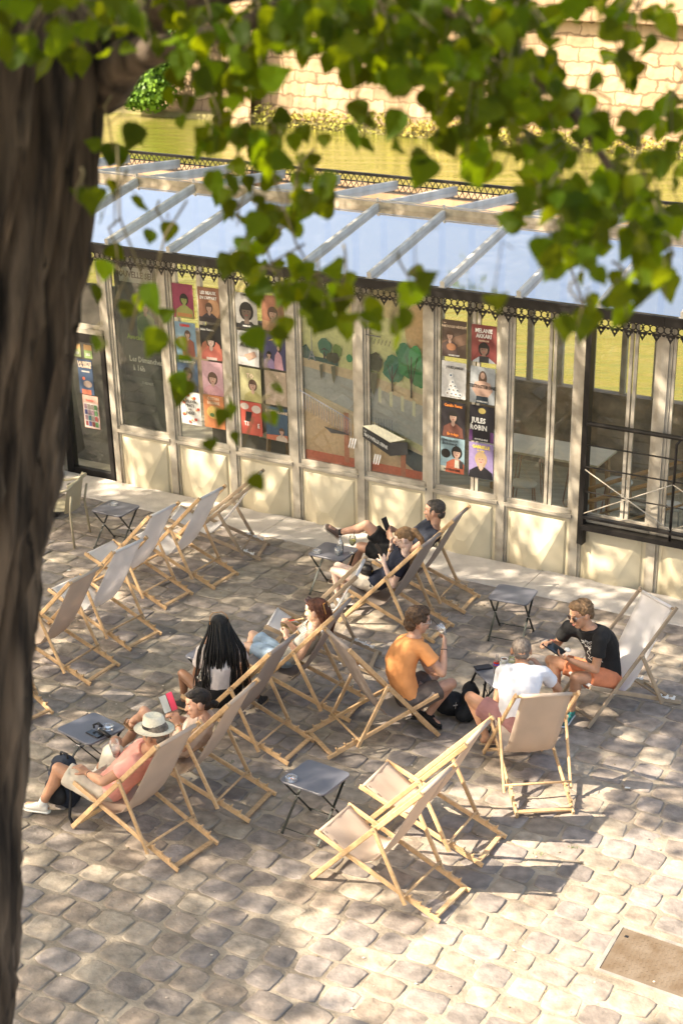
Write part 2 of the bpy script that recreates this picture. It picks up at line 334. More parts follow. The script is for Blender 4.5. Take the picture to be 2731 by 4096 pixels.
# ---------------------------------------------------------------- water
g = MB(); g.poly([QP(-160, 0, -1.5), QP(160, 0, -1.5), QP(160, 90, -1.5), QP(-160, 90, -1.5)])
mw = bpy.data.materials.new('river water'); mw.use_nodes = True; n = mw.node_tree; b = n.nodes['Principled BSDF']
b.inputs['Base Color'].default_value = (.125, .130, .018, 1); b.inputs['Roughness'].default_value = .04; b.inputs['IOR'].default_value = 1.33
tc = n.nodes.new('ShaderNodeTexCoord'); mp = n.nodes.new('ShaderNodeMapping'); mp.inputs['Rotation'].default_value = (0, 0, .4); mp.inputs['Scale'].default_value = (.22, .9, 1); n.links.new(tc.outputs['Object'], mp.inputs[0])
nz = n.nodes.new('ShaderNodeTexNoise'); nz.inputs['Scale'].default_value = 1.6; nz.inputs['Detail'].default_value = 5; nz.inputs['Distortion'].default_value = .8; n.links.new(mp.outputs[0], nz.inputs['Vector'])
bp = n.nodes.new('ShaderNodeBump'); bp.inputs['Strength'].default_value = .42; bp.inputs['Distance'].default_value = .28; n.links.new(nz.outputs[0], bp.inputs['Height']); n.links.new(bp.outputs[0], b.inputs['Normal'])
tag(g.build('river', mw), kind='structure')
# ---------------------------------------------------------------- far embankment
W0, WDIR = V((-5, 76.5, 0)), V((.884, -.468, 0)); WN = V((.468, .884, 0))
def WP(t, o, z): return W0+WDIR*t+WN*o+V((0, 0, z))
emb = empty('embankment_wall', WP(0, 0, -1.5), label='tall sunlit masonry embankment wall across the river', cat='wall')
emb_o = V(emb.location)
mwall = bpy.data.materials.new('old masonry'); mwall.use_nodes = True; n = mwall.node_tree; b = n.nodes['Principled BSDF']; b.inputs['Roughness'].default_value = .9
uv = n.nodes.new('ShaderNodeUVMap'); br = n.nodes.new('ShaderNodeTexBrick'); br.inputs['Scale'].default_value = 1; br.inputs['Brick Width'].default_value = .78; br.inputs['Row Height'].default_value = .36; br.inputs['Mortar Size'].default_value = .035; br.inputs['Mortar Smooth'].default_value = .6
br.inputs['Color1'].default_value = (.46, .325, .19, 1); br.inputs['Color2'].default_value = (.27, .185, .105, 1); br.inputs['Mortar'].default_value = (.17, .11, .06, 1)
nz = n.nodes.new('ShaderNodeTexNoise'); nz.inputs['Scale'].default_value = 1.9; nz.inputs['Detail'].default_value = 9; n.links.new(uv.outputs[0], nz.inputs['Vector'])
ad = n.nodes.new('ShaderNodeMix'); ad.data_type = 'RGBA'; ad.blend_type = 'MIX'; ad.inputs[0].default_value = .34; n.links.new(uv.outputs[0], ad.inputs[6]); n.links.new(nz.outputs['Color'], ad.inputs[7]); n.links.new(ad.outputs[2], br.inputs['Vector'])
mx = n.nodes.new('ShaderNodeMix'); mx.data_type = 'RGBA'; mx.blend_type = 'OVERLAY'; mx.inputs[0].default_value = .95; n.links.new(br.outputs[0], mx.inputs[6]); n3 = n.nodes.new('ShaderNodeTexNoise'); n3.inputs['Scale'].default_value = .35; n3.inputs['Detail'].default_value = 9; n3.inputs['Roughness'].default_value = .75; n.links.new(uv.outputs[0], n3.inputs['Vector']); n.links.new(n3.outputs[0], mx.inputs[7]); n.links.new(mx.outputs[2], b.inputs['Base Color'])  # broad noise mottling also paints leaf shade onto the masonry
bp = n.nodes.new('ShaderNodeBump'); bp.inputs['Strength'].default_value = .8; bp.inputs['Distance'].default_value = .1; n.links.new(nz.outputs[0], bp.inputs['Height']); n.links.new(bp.outputs[0], b.inputs['Normal'])
def wallmesh(name, t0, t1, o0, z0, z1, batter, parent, thick=3, mt=mwall):
    nx, nz_ = max(2, int((t1-t0)/1.2)), max(2, int((z1-z0)/.8)); me = bpy.data.meshes.new(name); vs = []; fs = []; uvs = []
    for j in range(nz_+1):
        for i in range(nx+1):
            t = t0+(t1-t0)*i/nx; z = z0+(z1-z0)*j/nz_; vs.append(tuple(WP(t, o0+batter*j/nz_+.12*noise.noise(V((t*.4, z*.5, 2))), z)-emb_o))
    off = len(vs)
    for j in (0, nz_):
        for i in (0, nx): vs.append(tuple(WP(t0+(t1-t0)*(i > 0), o0+thick, z0 if j == 0 else z1)-emb_o))
    for j in range(nz_):
        for i in range(nx): fs.append((j*(nx+1)+i, j*(nx+1)+i+1, (j+1)*(nx+1)+i+1, (j+1)*(nx+1)+i))
    fs.append(tuple([nz_*(nx+1)+i for i in range(nx+1)]+[off+3, off+2])); fs.append((off, off+2, off+3, off+1))
    me.from_pydata(vs, [], fs); me.materials.append(mt); ul = me.uv_layers.new(name='UVMap')
    for lp in me.loops:
        p = V(me.vertices[lp.vertex_index].co); ul.data[lp.index].uv = (p.dot(WDIR), p.z)
    return link(bpy.data.objects.new(name, me), parent)
wallmesh('masonry', 1.0, 120, 0, -2, 15, 1.0, emb)
wallmesh('pier', -.6, 1.0, -.9, -2, 15, .7, emb)
wallmesh('recessed_masonry', -60, -.6, .6, -2, 15, .8, emb)
wallmesh('string_course', 1.0, 120, -.18, 3.7, 4.15, .0, emb, thick=.4)
# mossy footing and weeds along the waterline
g = MB(); vgm = mat('waterline weeds', (.20, .22, .03), .8, col2=(.36, .28, .05), vscale=.4)
for i in range(9000):
    t = R(1, 60); o = R(-.9, -.05); z = -1.5+R(0, .75)*(1+.5*noise.noise(V((t*.5, 0, 0)))) ; c = WP(t, o, z); s_ = R(.06, .16)
    a = V((R(-1, 1), R(-1, 1), R(-.3, 1))).normalized(); b_ = a.orthogonal().normalized()
    g.add([c, c+a*s_+b_*s_*.4, c+a*s_*1.6, c+a*s_-b_*s_*.4], [(0, 1, 2, 3)])
tag(g.build('bank_weeds', vgm), 'yellow-green weeds along the waterline of the far wall', 'weeds', kind='stuff')
g = MB(); g.hexa([WP(-60, -.5, -2), WP(120, -.5, -2), WP(120, .5, -2), WP(-60, .5, -2), WP(-60, -.35, -1.25), WP(120, -.35, -1.25), WP(120, .5, -1.2), WP(-60, .5, -1.2)])
tag(g.build('bank_footing', mat('mossy stone footing', (.17, .15, .06), .9, var=.4, vscale=1)), 'low mossy stone footing at the foot of the far wall', 'kerb', kind='structure')
# ivy bush on the far wall
def leafcloud(g, blobs, n, size, outward=None):
    for i in range(n):
        c, r = random.choice(blobs); d = V((random.gauss(0, 1), random.gauss(0, 1), random.gauss(0, 1))).normalized()*R(.3, 1.22)
        p = V(c)+V((d.x*r[0], d.y*r[1], d.z*r[2])); a = (d+V((R(-.8, .8), R(-.8, .8), R(-.8, .8)))).normalized(); b_ = a.orthogonal().normalized(); q = a.cross(b_); s_ = size*R(.6, 1.3)
        g.add([p+b_*s_, p+q*s_*.7, p-b_*s_, p-q*s_*.7], [(0, 1, 2, 3)])
def at_o(px, py, o):     # a point o metres beyond the wall plane
    p = at(px, py, 70); d = p-V((0, 0, CAMH)); k = ((W0+WN*o)-V((0, 0, CAMH))).dot(WN)/d.dot(WN); return V((0, 0, CAMH))+d*k
ivm = mat('ivy leaves', (.065, .15, .010), .5, col2=(.15, .27, .015), vscale=.8)
iv = empty('ivy_bush', at_o(330, 262, -1), label='bright green ivy bush hanging over the far wall beside the trunk', cat='bush')
io = V(iv.location); g = MB()
bl = [(at_o(x, y, -1.2)-io, (rx, rx*.7, rz)) for x, y, rx, rz in ((330, 140, 1.1, 1.0), (350, 185, 1.2, 1.1), (310, 200, 1.0, .9), (372, 165, .9, 1.4), (345, 225, .8, .6), (400, 60, 1.3, 2), (385, -20, 1.6, 2), (375, 110, 1., 1.), (300, 225, .6, .35), (300, 165, .9, .9), (325, 215, .9, .7))]
leafcloud(g, bl, 11000, .12); g.build('leaves', ivm, iv)
g = MB(); 
for k in range(7): g.tube([at_o(350+R(-30, 40), 245, 0)-io, at_o(350+R(-30, 30), 190, -.6)-io, at_o(350+R(-35, 40), 120, -.9)-io], [.06, .04, .02], 5)
g.build('stems', mat('ivy stems', (.12, .08, .05), .9), iv)
# dark greenery left of the bush (reflects in the water)
tb = empty('far_tree', at_o(120, 265, 3.5), label='dark leafy tree above the far bank behind the big trunk', cat='tree'); to = V(tb.location)
g = MB(); leafcloud(g, [(at_o(x, y, 3)-to, (3, 3, 3)) for x, y in ((60, 20), (150, 60), (220, -60), (0, 100), (180, -150), (90, -120), (260, 20))], 9000, .3); g.build('crown', mat('dark leaves', (.045, .085, .015), .6, var=.3, vscale=.3), tb)
g = MB(); g.tube([at_o(120, 300, 3.5)-to, at_o(110, 100, 3.5)-to, at_o(110, -100, 3.5)-to], [.4, .3, .15], 8); g.build('trunk', mat('far bark', (.1, .08, .06), .9), tb)
# ================================================================ GLASS PAVILION ON THE BOAT
ZS, ZE = .774, 3.30
pav = empty('glass_pavilion', BP(5, 2, -.6), label='long cream and glass pavilion on a moored boat with black lace valance', cat='pavilion')
po = V(pav.location)
def B(t, o, z): return BP(t, o, z)-po
def bbox(g, t0, t1, o0, o1, z0, z1, col=None, mi=0, f=B): g.hexa([f(t0, o0, z0), f(t1, o0, z0), f(t1, o1, z0), f(t0, o1, z0), f(t0, o0, z1), f(t1, o0, z1), f(t1, o1, z1), f(t0, o1, z1)], col, mi)
K0, K1 = -3, 12
D5 = V((0, 0, 0))
for k in range(K0, K1+1):
    if k in (-1, -2): continue
    g = MB(); hw = .042/BW
    bbox(g, k-hw, k+hw, -.035, .05, -.75, ZE-.02)
    bbox(g, k+hw+.002, k+hw+.035, -.012, .05, -.75, ZE-.03); bbox(g, k-hw-.035, k-hw-.002, -.012, .05, -.75, ZE-.03)
    g.build('post', M['post'], pav)
for k in range(K0, K1):
    if k in (-1, -2): continue
    a, b = k+.083, k+1-.083
    # faceted panel
    g = MB(); z0, z1 = -.72, ZS-.07; bbox(g, a, b, .0, .04, z0, z1)
    a2, b2, y0, y1 = a+.045, b-.045, z0+.05, z1-.04; cm = (a+b)/2; zc = (z0+z1)/2+.10
    rim = [B(a2, -.002, y0), B(b2, -.002, y0), B(b2, -.002, y1), B(a2, -.002, y1)]; rim2 = [B(a2+.012, -.022, y0+.015), B(b2-.012, -.022, y0+.015), B(b2-.012, -.022, y1-.015), B(a2+.012, -.022, y1-.015)]
    g.add(rim+rim2, [(i, (i+1) % 4, 4+(i+1) % 4, 4+i) for i in range(4)])
    dm = [B(cm, -.062, zc-.13), B(cm+.12, -.062, zc), B(cm, -.062, zc+.13), B(cm-.12, -.062, zc)]
    dm = [B(cm-.055, -.15, zc+.10), B(cm+.055, -.15, zc+.10), B(cm+.12, -.15, zc), B(cm+.055, -.15, zc-.10), B(cm-.055, -.15, zc-.10), B(cm-.12, -.15, zc)]
    g.add(rim2+dm, [(3, 4, 5, 2), (0, 1, 7, 8), (1, 2, 5, 6, 7), (0, 8, 9, 4, 3), (4, 9, 8, 7, 6, 5)])
    fixn(g.build('panel', M['cream'], pav))
    # sill with lip
    g = MB(); bbox(g, k+.05, k+.95, -.055, .05, ZS-.045, ZS-.01); bbox(g, k+.05, k+.95, -.02, .05, ZS-.075, ZS-.047); bbox(g, k+.06, k+.94, -.012, .03, ZS-.008, ZS+.05)
    g.build('sill', M['post'], pav)
    # window: frame with a pane
    g = MB(); 
    bbox(g, k+.083, k+.12, .0, .035, ZS+.052, ZE-.1); bbox(g, k+.88, k+.917, .0, .035, ZS+.052, ZE-.1); bbox(g, k+.083, k+.917, .0, .035, ZE-.1, ZE-.04)
    if k in (5, 6, 7, 8, 9): bbox(g, k+.56, k+.60, .002, .04, ZS+.052, ZE-.1); bbox(g, k+.62, k+.66, .002, .04, ZS+.052, ZE-.1)
    wf = g.build('window', M['post'], pav)
    g = MB(); g.poly([B(k+.1, .016, ZS+.05), B(k+.9, .016, ZS+.05), B(k+.9, .016, ZE-.08), B(k+.1, .016, ZE-.08)]); g.build('pane', M['winglass'], wf)
# valance: one lace panel per bay
for k in range(K0, K1):
    g = MB(); o = -.14; th = .004
    bbox(g, k+.002, k+.998, o-th-.010, o+th, ZE-.075, ZE+.035); bbox(g, k+.002, k+.998, o-th-.02, o-.0145, ZE+.01, ZE+.03)
    n = 6; p = 1/n
    def ring(t, z, r, w_, a0=0, a1=360, seg=14):
        for i in range(seg):
            q0, q1 = radians(a0+(a1-a0)*i/seg), radians(a0+(a1-a0)*(i+1)/seg)
            pts = [B(t+rr*cos(q)/BW, oo, z+rr*sin(q)) for oo in (o-th, o+th) for rr, q in ((r, q0), (r, q1), (r-w_, q1), (r-w_, q0))]
            g.hexa([pts[0], pts[1], pts[2], pts[3], pts[4], pts[5], pts[6], pts[7]])
    for i in range(n):
        t = k+p*(i+.5)
        ring(t-.24*p, ZE-.118, .047, .013, 30, 330); ring(t+.26*p, ZE-.118, .047, .013, -150, 150)
        ring(t, ZE-.118, .018, .018, 0, 360, 8)
        bbox(g, t-.5*p, t+.5*p-.001, o-th, o+th, ZE-.178, ZE-.165)
        # pendant: trefoil drop with a hole
        ring(t, ZE-.205, .032, .019); ring(t-.035, ZE-.185, .018, .018, 0, 360, 8); ring(t+.035, ZE-.185, .018, .018, 0, 360, 8)
        g.add([B(t-.022, o-th, ZE-.225), B(t+.022, o-th, ZE-.225), B(t, o-th, ZE-.268), B(t-.022, o+th, ZE-.225), B(t+.022, o+th, ZE-.225), B(t, o+th, ZE-.268)], [(0, 2, 1), (3, 4, 5), (0, 3, 5, 2), (1, 2, 5, 4), (0, 1, 4, 3)])
        for dt in (-.5*p+.004, .5*p-.004): ring(k+p*(i+.5)+dt*.98, ZE-.182, .013, .013, 0, 360, 6)
    g.build('lace_valance', M['iron'], pav)
for k in (K0, 7): pass
# roof
RO, RZ, FO, FZ = 1.96, 3.80, 4.37, 3.70
NO, NZ = -.12, 3.345
def rz_(o): return NZ+(RZ-NZ)*(o-NO)/(RO-NO) if o <= RO else RZ+(FZ-RZ)*(o-RO)/(FO-RO)
for k in range(K0, K1):
    t = k+.2
    g = MB(); up = BU
    g.bar(B(t, NO, NZ+.03), B(t, RO, RZ+.03), .055, .07, up, .006); g.bar(B(t, NO, NZ-.012), B(t, RO, RZ-.012), .09, .014, up)
    g.build('rafter', M['rafter'], pav)
    g = MB(); g.bar(B(t, RO+.05, RZ+.03), B(t, FO, FZ+.03), .055, .07, up, .006); g.bar(B(t, RO+.05, RZ-.012), B(t, FO, FZ-.012), .09, .014, up)
    g.build('rafter', M['rafter'], pav)
    g = MB(); g.poly([B(t+.03, NO+.01, NZ), B(t+.97, NO+.01, NZ), B(t+.97, RO-.04, RZ-.003), B(t+.03, RO-.04, RZ-.003)]); g.build('roof_pane', M['roofglass'], pav)
    g = MB(); g.poly([B(t+.03, RO+.04, RZ), B(t+.97, RO+.04, RZ), B(t+.97, FO, FZ), B(t+.03, FO, FZ)]); g.build('roof_pane', M['roofglass'], pav)
g = MB(); bbox(g, K0, K1, RO-.035, RO+.035, RZ-.08, RZ+.075); g.build('ridge_beam', mat('tarnished beam', (.42, .36, .27), .5, metal=.2, var=.25), pav)
g = MB(); g.tube([B(K0, RO-.02, RZ+.1), B(K1, RO-.02, RZ+.1)], .010, 6)
for k in range(K0, K1): g.tube([B(k+.2, RO-.02, RZ+.07), B(k+.2, RO-.02, RZ+.12)], .02, 6)
g.build('ridge_rail', M['rafter'], pav)
g = MB(); bbox(g, K0, K1, FO, FO+.05, FZ+.09, FZ+.13); bbox(g, K0, K1, FO, FO+.02, FZ-.08, FZ+.01)
t = K0
while t < K1:
    g.bar(B(t, FO+.02, FZ+.01), B(t+.05, FO+.02, FZ+.10), .01, .012, BN); g.bar(B(t+.10, FO+.02, FZ+.01), B(t+.05, FO+.02, FZ+.10), .01, .012, BN); t += .1
g.build('far_cresting', M['iron'], pav)
g = MB(); bbox(g, K0, K1, -.10, .06, ZE-.02, ZE+.02); g.build('eave_beam', M['rafter'], pav)
# hull under the pavilion
g = MB(); bbox(g, K0-.3, K1+.3, .05, 4.45, -2.2, -.25); g.build('hull', mat('hull paint', (.05, .05, .05), .5, var=.3), pav)
g = MB(); bbox(g, K0, K1, .06, 4.3, -.24, -.20); g.build('deck_floor', mat('pale deck boards', (.42, .385, .30), .6, var=.15, vscale=2, stretch=(1, 6, 1)), pav)
# far side
g = MB(); bbox(g, K0, K1, 4.28, 4.36, -.2, 1.02); bbox(g, K0, K1, 4.2, 4.38, 1.02, 1.06); g.build('far_dado', mat('dark panelling', (.30, .225, .15), .6, var=.5, vscale=3), pav)
for k in range(K0*1, K1+1):
    for dk in (0, .5):
        g = MB(); bbox(g, k+dk-.04, k+dk+.04, 4.28, 4.36, 1.06, FZ-.06); g.build('far_post', M['post'], pav)
g = MB(); bbox(g, K0, K1, 4.29, 4.35, 3.2, 3.28); g.build('far_rail', M['post'], pav)
# inner partition panel behind the first bay, dark board in it
g = MB(); bbox(g, .10, .90, .10, .13, ZS+.02, ZE-.15); g.build('blind', mat('charcoal blind', (.085, .09, .095), .45, var=.3, vscale=1.5), pav)
g = MB(); bbox(g, -1.6, -.02, .9, .96, -.2, 2.5); g.build('shade_sheet', mat('interior shade', (.05, .045, .042), .6, var=.5, vscale=3), pav)  # dark sheet added behind the door in place of interior shade
g = MB(); bbox(g, .02, 3.0, 2.3, 2.4, -.2, 1.9); g.build('bar_back', mat('dark bar back', (.10, .085, .07), .6, var=.5, vscale=2), pav)
# ---------------------------------------------------------------- posters
def poster(t, z, w_, h_, bg, shapes, texts, label, name='poster', rot=0, o=-.004, grp='posters taped inside the pavilion windows', col3=None):
    e = empty(name, BP(t, o, z-h_/2), label=label, cat='poster', group=grp); eo = V(e.location)
    X = BD*cos(rot)+BU.normalized()*sin(rot); Y = BU.normalized()*cos(rot)-BD*sin(rot); C0 = BP(t, o, z)-eo
    g = MB(); lay = [0]
    def pt(x, y, d=0): return C0+X*x*w_+Y*y*h_-BN*d
    def mute(c): m_ = sum(c)/3; return tuple(.85*(m_+(v-m_)*.78) for v in c)
    q = [(-.5, -.5), (.5, -.5), (.5, .5), (-.5, .5)]
    g.hexa([pt(x, y, d) for d in (0, .001) for x, y in q][::1], mute(bg))
    for sh in shapes:
        lay[0] += .0007; d = .001+lay[0]; kind, col = sh[0], sh[1]
        if kind == 'r': x0, y0, x1, y1 = sh[2:]; ps = [(x0, y0), (x1, y0), (x1, y1), (x0, y1)]
        elif kind == 'e': cx, cy, rx, ry = sh[2:]; ps = [(cx+rx*cos(2*pi*i/14), cy+ry*sin(2*pi*i/14)) for i in range(14)]
        elif kind == 'p': ps = sh[2]
        elif kind == 'bust':      # seated or standing figure: skin, hair, clothes
            cx, cy, s_, skin, hair, cl = sh[2:]; a = w_/h_; cl_ = lambda v: max(-.5, min(.5, v))
            for c_, ps in ((hair, [(cx+s_*.30*cos(q_), cy+s_*a*.36*sin(q_)) for q_ in [2*pi*i/14 for i in range(14)]]), (cl, [(cx-s_*.62, cy-s_*a*1.9), (cx-s_*.55, cy-s_*a*.62), (cx-s_*.2, cy-s_*a*.38), (cx+s_*.2, cy-s_*a*.38), (cx+s_*.55, cy-s_*a*.62), (cx+s_*.62, cy-s_*a*1.9)]),
                           (skin, [(cx-s_*.09, cy-s_*a*.2), (cx-s_*.11, cy-s_*a*.45), (cx, cy-s_*a*.58), (cx+s_*.11, cy-s_*a*.45), (cx+s_*.09, cy-s_*a*.2)]), (skin, [(cx+s_*.2*cos(q_), cy-.02*s_+s_*a*.27*sin(q_)) for q_ in [2*pi*i/14 for i in range(14)]]),
                           (hair, [(cx-s_*.22, cy+s_*a*.05), (cx+s_*.22, cy+s_*a*.05), (cx+s_*.17, cy+s_*a*.27), (cx, cy+s_*a*.34), (cx-s_*.17, cy+s_*a*.27)]), ((.05, .02, .02), [(cx-.1*s_, cy-s_*a*.03), (cx-.04*s_, cy-s_*a*.03), (cx-.04*s_, cy), (cx-.1*s_, cy)]), ((.05, .02, .02), [(cx+.04*s_, cy-s_*a*.03), (cx+.1*s_, cy-s_*a*.03), (cx+.1*s_, cy), (cx+.04*s_, cy)]), ((.35, .06, .05), [(cx-.06*s_, cy-s_*a*.17), (cx+.06*s_, cy-s_*a*.17), (cx+.04*s_, cy-s_*a*.13), (cx-.04*s_, cy-s_*a*.13)])):
                lay[0] += .0004; g.poly([pt(cl_(x), cl_(y), .001+lay[0]) for x, y in ps], mute(c_))
            continue
        g.poly([pt(x, y, d) for x, y in ps], mute(col))
    g.build('sheet', M['print'], e)
    for s_, x, y, sz, mt in texts:
        lettering(s_, sz*h_, M[mt], e, pt(x, y, .003+lay[0]), X, Y, bold=sz*h_*.025, sx=.8)
    return e
SK = (.50, .30, .21); SKD = (.22, .12, .08); BL = (.02, .017, .015); BRN = (.11, .06, .035); BLO = (.45, .30, .13)
PW, PH = .315, .455
ROWS = (2.70, 2.20, 1.71, 1.245)
